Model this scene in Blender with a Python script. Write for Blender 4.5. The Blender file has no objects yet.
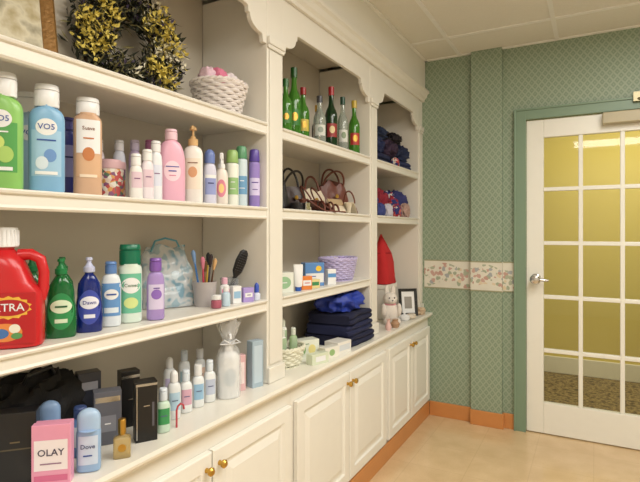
import bpy, math, random
from mathutils import Vector, Matrix, noise
random.seed(7)
S = bpy.context.scene
COL = S.collection
try:
    S.view_settings.view_transform = 'Standard'
except Exception:
    pass
R = math.radians

def lin(c):
    o = []
    for x in c:
        x = x / 255.0
        o.append(x / 12.92 if x <= 0.04045 else ((x + 0.055) / 1.055) ** 2.4)
    return (o[0], o[1], o[2], 1)

MATS = {}
def mat(rgb, rough=.5, metal=0, trans=0, var=.05, bump=0, scale=25, alpha=1, coat=0):
    key = (rgb, rough, metal, trans, var, bump, scale, alpha, coat)
    if key in MATS: return MATS[key]
    m = bpy.data.materials.new('surface_%03d_%03d_%03d' % rgb)
    m.use_nodes = True
    nt = m.node_tree
    b = nt.nodes['Principled BSDF']
    tc = nt.nodes.new('ShaderNodeTexCoord')
    n = nt.nodes.new('ShaderNodeTexNoise')
    n.inputs['Scale'].default_value = scale
    n.inputs['Detail'].default_value = 3
    nt.links.new(tc.outputs['Object'], n.inputs['Vector'])
    mx = nt.nodes.new('ShaderNodeMix'); mx.data_type = 'RGBA'
    c = lin(rgb)
    mx.inputs[6].default_value = tuple(max(0, x * (1 - var)) for x in c[:3]) + (1,)
    mx.inputs[7].default_value = tuple(min(1, x * (1 + var)) for x in c[:3]) + (1,)
    nt.links.new(n.outputs['Fac'], mx.inputs[0])
    nt.links.new(mx.outputs[2], b.inputs['Base Color'])
    b.inputs['Roughness'].default_value = rough
    b.inputs['Metallic'].default_value = metal
    b.inputs['Transmission Weight'].default_value = trans
    b.inputs['Alpha'].default_value = alpha
    b.inputs['Coat Weight'].default_value = coat
    if bump:
        bp = nt.nodes.new('ShaderNodeBump')
        bp.inputs['Strength'].default_value = bump
        bp.inputs['Distance'].default_value = .004
        nt.links.new(n.outputs['Fac'], bp.inputs['Height'])
        nt.links.new(bp.outputs['Normal'], b.inputs['Normal'])
    MATS[key] = m
    return m

# ---------- mesh builder ----------
def sgp(a, e): return math.copysign(abs(a) ** e, a)
class M:
    def __init__(s): s.v = []; s.f = []
    def add(s, vs, fs):
        n = len(s.v); s.v += [tuple(a) for a in vs]; s.f += [tuple(i + n for i in f) for f in fs]; return s
    def loft(s, secs, n=28, off=(0, 0, 0), m=None):
        vs = []
        for sec in secs:
            z, ru, rd, p = sec[:4]; cu = sec[4] if len(sec) > 4 else 0
            for i in range(n):
                t = 2 * math.pi * (i + .5) / n
                vs.append(Vector((rd * sgp(math.cos(t), 2 / p) + off[0], ru * sgp(math.sin(t), 2 / p) + cu + off[1], z + off[2])))
        if m is not None: vs = [m @ a for a in vs]
        fs = []
        for k in range(len(secs) - 1):
            for i in range(n):
                j = (i + 1) % n
                fs.append((k * n + i, k * n + j, (k + 1) * n + j, (k + 1) * n + i))
        fs.append(tuple(reversed(range(n))))
        fs.append(tuple((len(secs) - 1) * n + i for i in range(n)))
        return s.add(vs, fs)
    def box(s, x0, x1, y0, y1, z0, z1, m=None):
        vs = [Vector(a) for a in ((x0,y0,z0),(x1,y0,z0),(x1,y1,z0),(x0,y1,z0),(x0,y0,z1),(x1,y0,z1),(x1,y1,z1),(x0,y1,z1))]
        if m is not None: vs = [m @ a for a in vs]
        return s.add(vs, [(3,2,1,0),(4,5,6,7),(0,1,5,4),(1,2,6,5),(2,3,7,6),(3,0,4,7)])
    def tube(s, pts, r, n=8, closed=False):
        pts = [Vector(p) for p in pts]; L = len(pts); vs = []
        up = Vector((0, 0, 1)); prev = None
        for i, p in enumerate(pts):
            if closed: t = pts[(i + 1) % L] - pts[i - 1]
            else: t = pts[min(i + 1, L - 1)] - pts[max(i - 1, 0)]
            t = t.normalized() if t.length > 1e-9 else Vector((0,0,1))
            if prev is None:
                a = t.cross(up)
                if a.length < .1: a = t.cross(Vector((1, 0, 0)))
            else:
                a = prev - t * prev.dot(t)
            a.normalize(); prev = a; b = t.cross(a)
            rr = r[i] if isinstance(r, (list, tuple)) else r
            for k in range(n):
                q = 2 * math.pi * k / n
                vs.append(p + a * (rr * math.cos(q)) + b * (rr * math.sin(q)))
        fs = []
        for i in range(L if closed else L - 1):
            i2 = (i + 1) % L
            for k in range(n):
                k2 = (k + 1) % n
                fs.append((i * n + k, i * n + k2, i2 * n + k2, i2 * n + k))
        if not closed:
            fs.append(tuple(reversed(range(n)))); fs.append(tuple((L - 1) * n + k for k in range(n)))
        return s.add(vs, fs)
    def sphere(s, c, r, n=20, k=12):
        if not isinstance(r, (tuple, list)): r = (r, r, r)
        secs = []
        for i in range(k + 1):
            a = -math.pi / 2 + math.pi * i / k
            q = max(math.cos(a), .02)
            secs.append((r[2] * math.sin(a), r[1] * q, r[0] * q, 2))
        return s.loft(secs, n, c)
    def prism_y(s, poly, y0, y1):
        n = len(poly)
        vs = [(x, y0, z) for x, z in poly] + [(x, y1, z) for x, z in poly]
        fs = [tuple(range(n)), tuple(reversed(range(n, 2 * n)))]
        for i in range(n):
            j = (i + 1) % n; fs.append((i, i + n, j + n, j))
        return s.add(vs, fs)
    def prism_x(s, poly, x0, x1):
        n = len(poly)
        vs = [(x0, y, z) for y, z in poly] + [(x1, y, z) for y, z in poly]
        fs = [tuple(reversed(range(n))), tuple(range(n, 2 * n))]
        for i in range(n):
            j = (i + 1) % n; fs.append((i, j, j + n, i + n))
        return s.add(vs, fs)
    def obj(s, name, mt, parent=None, smooth=True, ang=38, bevel=0, subsurf=0):
        me = bpy.data.meshes.new(name)
        me.from_pydata(s.v, [], s.f); me.update()
        import bmesh
        bm = bmesh.new(); bm.from_mesh(me); bmesh.ops.recalc_face_normals(bm, faces=bm.faces); bm.to_mesh(me); bm.free()
        if smooth:
            me.shade_smooth()
            me.set_sharp_from_angle(angle=R(ang))
        me.materials.append(mt)
        o = bpy.data.objects.new(name, me); COL.objects.link(o)
        if parent: o.parent = parent
        if bevel:
            b = o.modifiers.new('edge', 'BEVEL'); b.width = bevel; b.segments = 2; b.limit_method = 'ANGLE'
        return o

def thing(name, label, cat, loc=(0, 0, 0), rot=0, group=None, tilt=None):
    e = bpy.data.objects.new(name, None); e.empty_display_size = .05
    COL.objects.link(e); e.location = loc
    e.rotation_euler = tilt if tilt else (0, 0, rot)
    e['label'] = label; e['category'] = cat
    if group: e['group'] = group
    return e
def struct(o, label, cat):
    o['kind'] = 'structure'; o['label'] = label; o['category'] = cat; return o

def interp(secs, z):
    if z <= secs[0][0]: return secs[0]
    for a, b in zip(secs, secs[1:]):
        if a[0] <= z <= b[0]:
            t = (z - a[0]) / max(1e-9, b[0] - a[0])
            return tuple(a[i] + (b[i] - a[i]) * t for i in range(4))
    return secs[-1]
def proj_secs(secs):
    def f(u, z, off):
        s = interp(secs, z); q = min(.985, abs(u / s[1]))
        return (s[2] * (1 - q ** s[3]) ** (1 / s[3]) + off, u, z)
    return f
def proj_front(x): return lambda u, z, off: (x + off, u, z)
def proj_side(y): return lambda u, z, off: (u, y - off, z)

def patch(proj, kind, u, z, w, h, mt, parent, off=.0006, name='label'):
    vs = []; fs = []
    if kind == 'rect':
        n, k = 12, 6
        for j in range(k + 1):
            for i in range(n + 1):
                vs.append(proj(u - w / 2 + w * i / n, z - h / 2 + h * j / k, off))
        for j in range(k):
            for i in range(n):
                a = j * (n + 1) + i; fs.append((a, a + 1, a + n + 2, a + n + 1))
    else:
        n = 28; vs.append(proj(u, z, off))
        for r in (.33, .66, 1):
            for i in range(n):
                t = 2 * math.pi * i / n
                rr = r
                if kind == 'burst' : rr = r * (1 if i % 2 else .86)
                vs.append(proj(u + w / 2 * rr * math.cos(t), z + h / 2 * rr * math.sin(t), off))
        for i in range(n):
            j = (i + 1) % n; fs.append((0, 1 + i, 1 + j))
            for q in (0, 1):
                fs.append((1 + q * n + i, 1 + (q + 1) * n + i, 1 + (q + 1) * n + j, 1 + q * n + j))
    m = M(); m.add(vs, fs)
    me = bpy.data.meshes.new(name); me.from_pydata(m.v, [], m.f); me.update(); me.shade_smooth()
    me.materials.append(mt)
    o = bpy.data.objects.new(name, me); COL.objects.link(o); o.parent = parent
    return o

KEEP = {'VO5', 'OLAY', 'Dove', 'XTRA', 'Dawn', 'Suave', 'Comet'}
def text(proj, s, u, z, size, mt, parent, off=.0012, rotate=0):
    if s not in KEEP:
        # print too small to read: thin printed bars
        L = min(len(s) * size * .5, .05)
        return patch(proj, 'rect', u, z, L, size * .32, mt, parent, off=off, name='label_print')
    cu = bpy.data.curves.new('t', 'FONT'); cu.body = s; cu.size = size; cu.align_x = 'CENTER'; cu.align_y = 'CENTER'
    cu.resolution_u = 2; cu.offset = size * .008
    ob = bpy.data.objects.new('t', cu); COL.objects.link(ob)
    dg = bpy.context.evaluated_depsgraph_get(); dg.update()
    me = bpy.data.meshes.new_from_object(ob.evaluated_get(dg))
    bpy.data.objects.remove(ob); bpy.data.curves.remove(cu)
    c, sn = math.cos(rotate), math.sin(rotate)
    for v in me.vertices:
        x, y = v.co.x, v.co.y
        v.co = proj(u + x * c - y * sn, z + x * sn + y * c, off)
    me.materials.clear(); me.materials.append(mt); me.name = 'lettering'
    o = bpy.data.objects.new('lettering', me); COL.objects.link(o); o.parent = parent
    return o

# ---------- materials ----------
WHITE = mat((238, 236, 228), .38, var=.02)
WOODW = mat((232, 228, 218), .35, var=.02, scale=6)
INNER_SHADED = mat((206, 198, 183), .5, var=.03, scale=4)  # cream-white bookcase paint, with the interior shadow darkened into its colour
BLACK = mat((18, 18, 20), .35)
SILVER = mat((190, 190, 190), .25, 1)
GOLD = mat((200, 160, 80), .3, 1)
PW = mat((236, 237, 238), .3, var=.02)

class NT:
    def __init__(s, name):
        s.m = bpy.data.materials.new(name); s.m.use_nodes = True; s.nt = s.m.node_tree
        s.b = s.nt.nodes['Principled BSDF']
        s.g = s.nt.nodes.new('ShaderNodeNewGeometry')
        sp = s.nt.nodes.new('ShaderNodeSeparateXYZ'); s.nt.links.new(s.g.outputs['Position'], sp.inputs[0])
        s.X, s.Y, s.Z = sp.outputs
    def math(s, op, a, b=None):
        n = s.nt.nodes.new('ShaderNodeMath'); n.operation = op
        for i, v in enumerate((a, b)):
            if v is None: continue
            if isinstance(v, (int, float)): n.inputs[i].default_value = v
            else: s.nt.links.new(v, n.inputs[i])
        return n.outputs[0]
    def mix(s, f, a, b):
        n = s.nt.nodes.new('ShaderNodeMix'); n.data_type = 'RGBA'
        for i, v in ((0, f), (6, a), (7, b)):
            if isinstance(v, (int, float)): n.inputs[i].default_value = v
            elif isinstance(v, tuple): n.inputs[i].default_value = lin(v)
            else: s.nt.links.new(v, n.inputs[i])
        return n.outputs[2]
    def noise(s, scale, detail=3, out='Fac'):
        n = s.nt.nodes.new('ShaderNodeTexNoise'); n.inputs['Scale'].default_value = scale; n.inputs['Detail'].default_value = detail
        s.nt.links.new(s.g.outputs['Position'], n.inputs['Vector']); return n.outputs[out]
    def ramp(s, f, stops, const=False):
        n = s.nt.nodes.new('ShaderNodeValToRGB'); e = n.color_ramp.elements
        if const: n.color_ramp.interpolation = 'CONSTANT'
        while len(e) < len(stops): e.new(.5)
        for q, (p, c) in zip(e, stops): q.position = p; q.color = lin(c)
        s.nt.links.new(f, n.inputs[0]); return n.outputs[0]
    def col(s, c, rough=.6):
        s.nt.links.new(c, s.b.inputs['Base Color']); s.b.inputs['Roughness'].default_value = rough
    def bump(s, h, st=.2, dist=.003):
        n = s.nt.nodes.new('ShaderNodeBump'); n.inputs['Strength'].default_value = st; n.inputs['Distance'].default_value = dist
        s.nt.links.new(h, n.inputs['Height']); s.nt.links.new(n.outputs[0], s.b.inputs['Normal'])

# wallpaper
w = NT('green_trellis_wallpaper')
k = 1 / .040
def tri(e): return w.math('MULTIPLY', w.math('ABSOLUTE', w.math('SUBTRACT', w.math('FRACT', e), .5)), 2)
zz = w.math('MULTIPLY', w.Z, .8)
a = tri(w.math('MULTIPLY', w.math('ADD', w.X, zz), k)); b = tri(w.math('MULTIPLY', w.math('SUBTRACT', w.math('ADD', w.X, 10), zz), k))
la = w.math('GREATER_THAN', a, .70); lb = w.math('GREATER_THAN', b, .70)
lines = w.math('MAXIMUM', la, lb)
dots = w.math('MULTIPLY', w.math('LESS_THAN', a, .25), w.math('LESS_THAN', b, .25))
f = w.math('MAXIMUM', w.math('MULTIPLY', lines, .5), w.math('MULTIPLY', dots, .35))
base = w.mix(w.noise(60), (122, 142, 121), (142, 160, 138))
w.col(w.mix(f, base, (172, 184, 163)), .5)
WALLPAPER = w.m
# border
w = NT('floral_border_paper')
vo = w.nt.nodes.new('ShaderNodeTexVoronoi'); vo.inputs['Scale'].default_value = 34
ns = w.nt.nodes.new('ShaderNodeTexNoise'); ns.inputs['Scale'].default_value = 40; w.nt.links.new(w.g.outputs['Position'], ns.inputs['Vector'])
va = w.nt.nodes.new('ShaderNodeVectorMath'); va.operation = 'MULTIPLY_ADD'; w.nt.links.new(ns.outputs['Color'], va.inputs[0]); va.inputs[1].default_value = (.03, .03, .03); w.nt.links.new(w.g.outputs['Position'], va.inputs[2])
w.nt.links.new(va.outputs[0], vo.inputs['Vector'])
sp = w.nt.nodes.new('ShaderNodeSeparateColor'); w.nt.links.new(vo.outputs['Color'], sp.inputs[0])
pal = w.ramp(sp.outputs[0], [(0, (190, 140, 128)), (.2, (136, 154, 124)), (.4, (216, 196, 160)), (.55, (140, 150, 160)), (.7, (180, 124, 110)), (.85, (150, 162, 132))], True)
msk = w.math('LESS_THAN', vo.outputs['Distance'], .5)
band = w.math('LESS_THAN', w.math('ABSOLUTE', w.math('SUBTRACT', w.math('ADD', w.Z, w.math('MULTIPLY', w.math('SINE', w.math('MULTIPLY', w.X, 22)), .02)), 1.0)), .066)
w.col(w.mix(w.math('MULTIPLY', w.math('MULTIPLY', msk, band), .75), w.mix(w.noise(18), (212, 210, 196), (230, 226, 212), ), pal), .6)
BORDER = w.m
# floor
w = NT('tan_vinyl_tile')
def ln(c): 
    return w.math('GREATER_THAN', w.math('ABSOLUTE', w.math('SUBTRACT', w.math('FRACT', w.math('MULTIPLY', w.math('ADD', c, 10.07), 1/.305)), .5)), .495)
grout = w.math('MAXIMUM', ln(w.X), ln(w.Y))
base = w.ramp(w.noise(7, 8), [(.3, (212, 182, 140)), (.7, (226, 198, 156))])
base = w.mix(w.math('MULTIPLY', w.math('GREATER_THAN', w.noise(160, 2), .62), .3), base, (192, 158, 118))
w.col(w.mix(w.math('MULTIPLY', grout, .3), base, (176, 144, 106)), .17)
FLOOR = w.m
w = NT('speckled_olive_carpet')
w.col(w.ramp(w.noise(26, 5), [(.35, (72, 60, 36)), (.48, (116, 98, 56)), (.56, (160, 140, 88)), (.66, (84, 70, 42))]), .95)
CARPET = w.m
w = NT('mustard_painted_wall'); w.col(w.mix(w.noise(3), (214, 192, 98), (222, 202, 108)), .7); YELLOW = w.m
w = NT('ceiling_tile'); w.col(w.mix(w.noise(120), (226, 223, 212), (236, 233, 224)), .9); w.bump(w.noise(200), .3); CEIL = w.m
w = NT('painted_plaster'); w.col(w.mix(w.noise(5), (232, 229, 219), (238, 235, 226)), .42); PLASTER = w.m
GREENP = mat((124, 148, 126), .4, var=.03)
BASEB = mat((204, 138, 80), .35, var=.08, scale=12)
CREAM = mat((238, 232, 206), .5)

# ---------- room ----------
YB = 3.54; CZ = 2.53
o = M().box(-1.54, 2.0, -1.6, YB + .12, -.05, 0).obj('floor', FLOOR, smooth=False); struct(o, 'glossy tan vinyl tile floor', 'floor')
o = M().box(-1.54, 2.0, -1.6, YB + .12, CZ, CZ + .05).obj('ceiling', CEIL, smooth=False); struct(o, 'white suspended tile ceiling', 'ceiling')
o = M().box(-1.54, -1.43, -1.6, YB, 0, CZ).obj('wall_left', PLASTER, smooth=False); struct(o, 'off-white wall behind the built-in shelving', 'wall')
o = M().box(2.0, 2.1, -1.6, YB + .12, 0, CZ).obj('wall_right', PLASTER, smooth=False); struct(o, 'off-white plain wall', 'wall')
o = M().box(-1.54, 2.0, -1.7, -1.6, 0, CZ).obj('wall_front', PLASTER, smooth=False); struct(o, 'off-white plain wall', 'wall')
DX0, DX1, DZ = -.40, .47, 2.04
m = M().box(-1.54, DX0, YB, YB + .12, 0, CZ).box(DX1, 2.0, YB, YB + .12, 0, CZ).box(DX0, DX1, YB, YB + .12, DZ, CZ)
o = m.obj('wall_back', WALLPAPER, smooth=False); struct(o, 'wall papered in green trellis pattern around the glazed door', 'wall')
o = M().box(-.742, -.540, YB - .035, YB, 0, CZ).obj('trim_1', WALLPAPER, bevel=.003, smooth=False); struct(o, 'shallow wall pilaster papered in green trellis', 'wall trim')
# wallpaper border
XBL = -1.075
m = M().box(XBL, -.742, YB - .003, YB, .905, 1.105).box(-.54, -.467, YB - .003, YB, .905, 1.105).box(-.7425, -.5395, YB - .038, YB - .035, .905, 1.105).box(-.54, -.537, YB - .038, YB - .003, .905, 1.105)
o = m.obj('trim_2', BORDER, smooth=False); struct(o, 'cream wallpaper border with pastel flowers', 'wallpaper border')
for zc in (.908, 1.102):
    q = M().box(XBL, -.742, YB - .0045, YB - .003, zc - .004, zc + .004).box(-.54, -.467, YB - .0045, YB - .003, zc - .004, zc + .004).box(-.743, -.539, YB - .0395, YB - .038, zc - .004, zc + .004).obj('border_stripe', mat((160, 160, 130), .6), o, smooth=False)
# casing
m = M().box(-.467, DX0 + .006, YB - .022, YB, 0, 2.105).box(DX1 - .006, .54, YB - .022, YB, 0, 2.105).box(DX0 + .006, DX1 - .006, YB - .022, YB, DZ - .006, 2.105)
m.box(-.467, -.455, YB - .03, YB - .02, 0, 2.105).box(-.455, .54, YB - .03, YB - .02, 2.093, 2.105)
o = m.obj('trim_3', GREENP, smooth=False, bevel=.002); struct(o, 'green painted door casing', 'door frame')
# baseboards
XC = -1.05      # cabinet face plane
m = M().box(XC + .016, -.742, YB - .012, YB, 0, .1).box(-.744, -.538, YB - .047, YB - .035, 0, .1).box(-.54, -.528, YB - .047, YB - .012, 0, .1).box(-.54, -.467, YB - .012, YB, 0, .1)
o = m.obj('baseboard_back', BASEB, smooth=False, bevel=.003); struct(o, 'orange-brown baseboard under the green wallpaper', 'baseboard')
o = M().box(XC + .005, XC + .016, .2, YB - .012, 0, .1).obj('baseboard_left', BASEB, smooth=False, bevel=.003); struct(o, 'orange-brown baseboard along the cabinet fronts', 'baseboard')
# ceiling grid
m = M()
for x in (-.82, -.21, .40, 1.01, 1.62): m.box(x - .012, x + .012, -1.6, YB, CZ - .006, CZ)
for i in range(4): 
    y = 3.175 - 1.22 * i; m.box(-1.07, 2.0, y - .012, y + .012, CZ - .0065, CZ)
m.box(-1.07, 2.0, YB - .02, YB, CZ - .008, CZ).box(-1.07, -1.05, -1.6, YB, CZ - .008, CZ)
o = m.obj('trim_4', mat((240, 239, 234), .5), smooth=False); struct(o, 'white metal ceiling grid bars', 'ceiling grid')
# soffit wall above shelving
o = M().box(-1.43, -1.07, .2, YB, 2.30, CZ).obj('wall_soffit', PLASTER, smooth=False); struct(o, 'off-white wall above the built-in shelving', 'wall')
prof = [(-1.09, 2.235), (-1.075, 2.235), (-1.072, 2.25), (-1.06, 2.262), (-1.052, 2.285), (-1.04, 2.295), (-1.04, 2.31), (-1.07, 2.31), (-1.09, 2.30)]
o = M().prism_y(prof, .2, YB).obj('trim_5', WOODW, ang=25); struct(o, 'white crown moulding running above the shelving arches', 'moulding')

# hallway beyond door
o = M().box(-2.2, 2.8, YB + .12, 5.15, -.05, -.002).obj('floor_hallway', CARPET, smooth=False); struct(o, 'speckled olive carpet of the hallway', 'floor')
o = M().box(-2.2, 2.8, 5.15, 5.25, 0, CZ).obj('wall_hallway', YELLOW, smooth=False); struct(o, 'mustard yellow hallway wall', 'wall')
o = M().box(-2.2, 2.8, 5.13, 5.15, 0, .15).obj('baseboard_hallway', CREAM, smooth=False, bevel=.004); struct(o, 'cream hallway baseboard', 'baseboard')
o = M().box(-2.2, 2.8, YB + .12, 5.25, CZ, CZ + .05).obj('ceiling_hallway', CEIL, smooth=False); struct(o, 'white hallway ceiling', 'ceiling')
o = M().box(-2.3, -2.2, YB + .12, 5.25, 0, CZ).box(2.8, 2.9, YB + .12, 5.25, 0, CZ).obj('wall_hallway_ends', YELLOW, smooth=False); struct(o, 'mustard yellow hallway end walls', 'wall')

# ---------- door ----------
d = thing('door_1', 'white french door with fifteen glass panes and chrome handle', 'door', (-.393, YB + .02, 0)); d['kind'] = 'structure'
W = .856; y0, y1 = -.018, .022
m = M().box(0, .103, y0, y1, .006, 2.03).box(W - .103, W, y0, y1, .006, 2.03).box(.103, W - .103, y0, y1, .006, .205).box(.103, W - .103, y0, y1, 1.913, 2.03)
cw = (W - .206 - .05) / 3
for i in (1, 2):
    x = .103 + i * cw + (i - 1) * .025; m.box(x, x + .025, y0 + .004, y1 - .004, .205, 1.913)
rh = (1.708 - .1) / 5
for i in range(1, 5):
    z = .205 + i * rh + (i - 1) * .025; m.box(.103, W - .103, y0 + .0045, y1 - .0045, z, z + .025)
m.obj('door_leaf', mat((238, 237, 228), .3, var=.02), d, smooth=False, bevel=.004)
gm = bpy.data.materials.new('clear_glass'); gm.use_nodes = True; nt = gm.node_tree; nt.nodes.remove(nt.nodes['Principled BSDF'])
tr = nt.nodes.new('ShaderNodeBsdfTransparent'); tr.inputs[0].default_value = (.95, .95, .93, 1)
gl = nt.nodes.new('ShaderNodeBsdfGlossy'); gl.inputs['Roughness'].default_value = .03
fr = nt.nodes.new('ShaderNodeFresnel'); fr.inputs[0].default_value = 1.45
mx = nt.nodes.new('ShaderNodeMixShader')
nt.links.new(fr.outputs[0], mx.inputs[0]); nt.links.new(tr.outputs[0], mx.inputs[1]); nt.links.new(gl.outputs[0], mx.inputs[2])
nt.links.new(mx.outputs[0], nt.nodes['Material Output'].inputs[0])
M().box(.1, W - .1, -.001, .001, .2, 1.915).obj('glass_panes', gm, d, smooth=False)
mr = Matrix.Rotation(R(90), 4, 'X')
CHR = mat((205, 205, 205), .18, 1)
m = M().loft([(0, .033, .033, 2), (.006, .033, .033, 2), (.012, .026, .026, 2), (.014, .013, .013, 2), (.04, .012, .012, 2), (.044, .02, .02, 2), (.052, .029, .029, 2), (.064, .031, .031, 2), (.074, .026, .026, 2), (.078, .012, .012, 2)], 28, m=Matrix.Translation((.058, y0, 1.0)) @ mr)
m.tube([(.058, y0 - .055, 1.0), (.085, y0 - .058, 1.0), (.115, y0 - .055, .997), (.135, y0 - .05, .995)], [.012, .011, .009, .007], 12)
q = m.obj('door_handle', CHR, d); q['label'] = 'chrome lever handle on a round rose'
q = M().box(-.001, .002, y0 - .001, y1 - .005, .93, 1.07).obj('latch_plate', CHR, d, smooth=False)
cl = thing('door_closer', 'beige metal door closer with folding arm', 'door closer', (.18, YB + .002, 1.99))
M().box(-.14, .14, -.062, 0, -.035, .035).obj('closer_body', mat((178, 168, 138), .4), cl, smooth=False, bevel=.006)
M().box(.06, .09, -.05, -.03, .035, .05).tube([(.075, -.04, .05), (.10, -.09, .06), (.16, -.16, .07), (.10, -.10, .085), (.04, -.04, .10)], .008).box(.02, .08, -.05, -.024, .085, .14).obj('closer_arm', mat((150, 140, 110), .35, .6), cl)

# ---------- base cabinets ----------
def raised(m, x0, ya, yb, za, zb, rings):
    vs = []
    for ins, h in rings:
        vs += [(x0 + h, ya + ins, za + ins), (x0 + h, yb - ins, za + ins), (x0 + h, yb - ins, zb - ins), (x0 + h, ya + ins, zb - ins)]
    fs = [(3, 2, 1, 0)]
    for k in range(len(rings) - 1):
        for i in range(4):
            j = (i + 1) % 4; fs.append((k * 4 + i, k * 4 + j, k * 4 + 4 + j, k * 4 + 4 + i))
    n = (len(rings) - 1) * 4; fs.append((n, n + 1, n + 2, n + 3)); return m.add(vs, fs)
PANEL = [(0, 0), (0, .017), (.004, .02), (.05, .02), (.056, .012), (.068, .011), (.092, .018), (.094, .019)]
for (ya, yb) in ((.72, 1.68), (1.681, 2.69), (2.691, YB - .001)):
    c = thing('base_cabinet', 'white painted base cabinet with two raised-panel doors and brass knobs', 'cabinet', (XC, (ya + yb) / 2, 0), group='base cabinets under the counter')
    hw = (yb - ya) / 2
    M().box(-.36, 0, -hw, hw, 0.002, .698).obj('cabinet_body', WOODW, c, smooth=False)
    for sgn in (-1, 1):
        a_, b_ = (-hw + .022, -.003) if sgn < 0 else (.003, hw - .022)
        dd = raised(M(), .002, a_, b_, .115, .635, PANEL).obj('cabinet_door', WHITE, c, smooth=False)
        kn = M().loft([(0, .008, .008, 2), (.01, .006, .006, 2), (.014, .012, .012, 2), (.022, .013, .013, 2), (.027, .008, .008, 2)], 16, m=Matrix.Translation((.022, sgn * .03, .588)) @ Matrix.Rotation(R(90), 4, 'Y')).obj('knob', GOLD, dd)
        kn['label'] = 'small round brass knob'
c = thing('base_cabinet', 'white painted base cabinet with raised-panel door', 'cabinet', (XC, .459, 0), group='base cabinets under the counter')
M().box(-.36, 0, -.259, .26, .002, .698).obj('cabinet_body', WOODW, c, smooth=False)
raised(M(), .002, -.24, .24, .115, .635, PANEL).obj('cabinet_door', WHITE, c, smooth=False)
XT = XC + .035
ct = M().prism_y([(-1.42, .70), (XT - .013, .70), (XT - .009, .708), (XT - .002, .712), (XT, .720), (XT - .004, .73), (-1.42, .73)], .2, YB).obj('countertop', mat((236, 232, 221), .28, var=.02), ang=25)
ct['label'] = 'long off-white countertop with rounded nosing over the cabinets'; ct['category'] = 'countertop'

# ---------- shelving ----------
XF = -1.09; XB = -1.42
NOSE = [(XB + .01, 0), (XB + .01, -.02), (XF - .02, -.02), (XF - .02, -.045), (XF - .004, -.045), (XF, -.04), (XF - .003, -.034), (XF - .003, -.012), (XF + .004, -.009), (XF + .006, -.004), (XF + .003, 0)]
def shelf_unit(label, ya, yb, post1, shelves, leftpost=None):
    u = thing('shelving_unit', label, 'built-in shelves', (0, 0, 0), group='built-in shelving bays')
    u.location = (XF, (ya + yb) / 2, .73); off = Vector(u.location)
    def mk(m, name, mt, **kw):
        m.v = [(x - off.x, y - off.y, z - off.z) for x, y, z in m.v]
        return m.obj(name, mt, u, **kw)
    mk(M().box(XB - .009, XB + .01, ya, yb, .731, 2.30), 'back_panel', INNER_SHADED, smooth=False)
    mk(M().box(XB + .01, XF - .03, ya, yb, 2.25, 2.27), 'top_panel', INNER_SHADED, smooth=False)
    def post(a, b):
        m = M().box(XB + .01, XF, a, b, .731, 2.235)
        m.box(XF, XF + .006, a + .012, b - .012, .80, 2.0)
        m.box(XF, XF + .012, a, b, .731, .79)
        m.box(XF, XF + .014, a, b, 2.02, 2.05).box(XF, XF + .009, a, b, 2.005, 2.02)
        mk(m, 'post', WOODW, smooth=False, bevel=.003)
    post(*post1)
    if leftpost: post(*leftpost)
    for z in shelves:
        mk(M().prism_y([(x, z + q) for x, q in NOSE], ya, yb), 'shelf', WOODW, ang=25)
    L = [(ya, 2.02), (ya + .022, 2.02), (ya + .026, 2.045)]
    for i in range(7):
        t = i / 6 * math.pi / 2; L.append((ya + .03 + .075 * math.sin(t), 2.05 + .05 * (1 - math.cos(t))))
    L += [(ya + .115, 2.10), (ya + .115, 2.12), (ya + .13, 2.125)]
    Rr = [(ya + yb - y, z) for y, z in reversed(L)]
    poly = L + Rr + [(yb, 2.238), (ya, 2.238)]
    mk(M().prism_x(poly, XF - .02, XF - .001), 'arched_valance', WOODW, smooth=False, bevel=.002)
    return u
shelf_unit('white built-in shelving bay crowded with toiletries and cleaning bottles', .33, 1.58, (1.58, 1.69), (1.05, 1.40, 1.72), (.22, .33))
shelf_unit('white built-in shelving bay with glass bottles and handbags', 1.69, 2.577, (2.577, 2.68), (1.05, 1.40, 1.72))
shelf_unit('white built-in shelving bay with clothing piles', 2.68, 3.45, (3.45, YB - .001), (1.40, 1.72))

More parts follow.
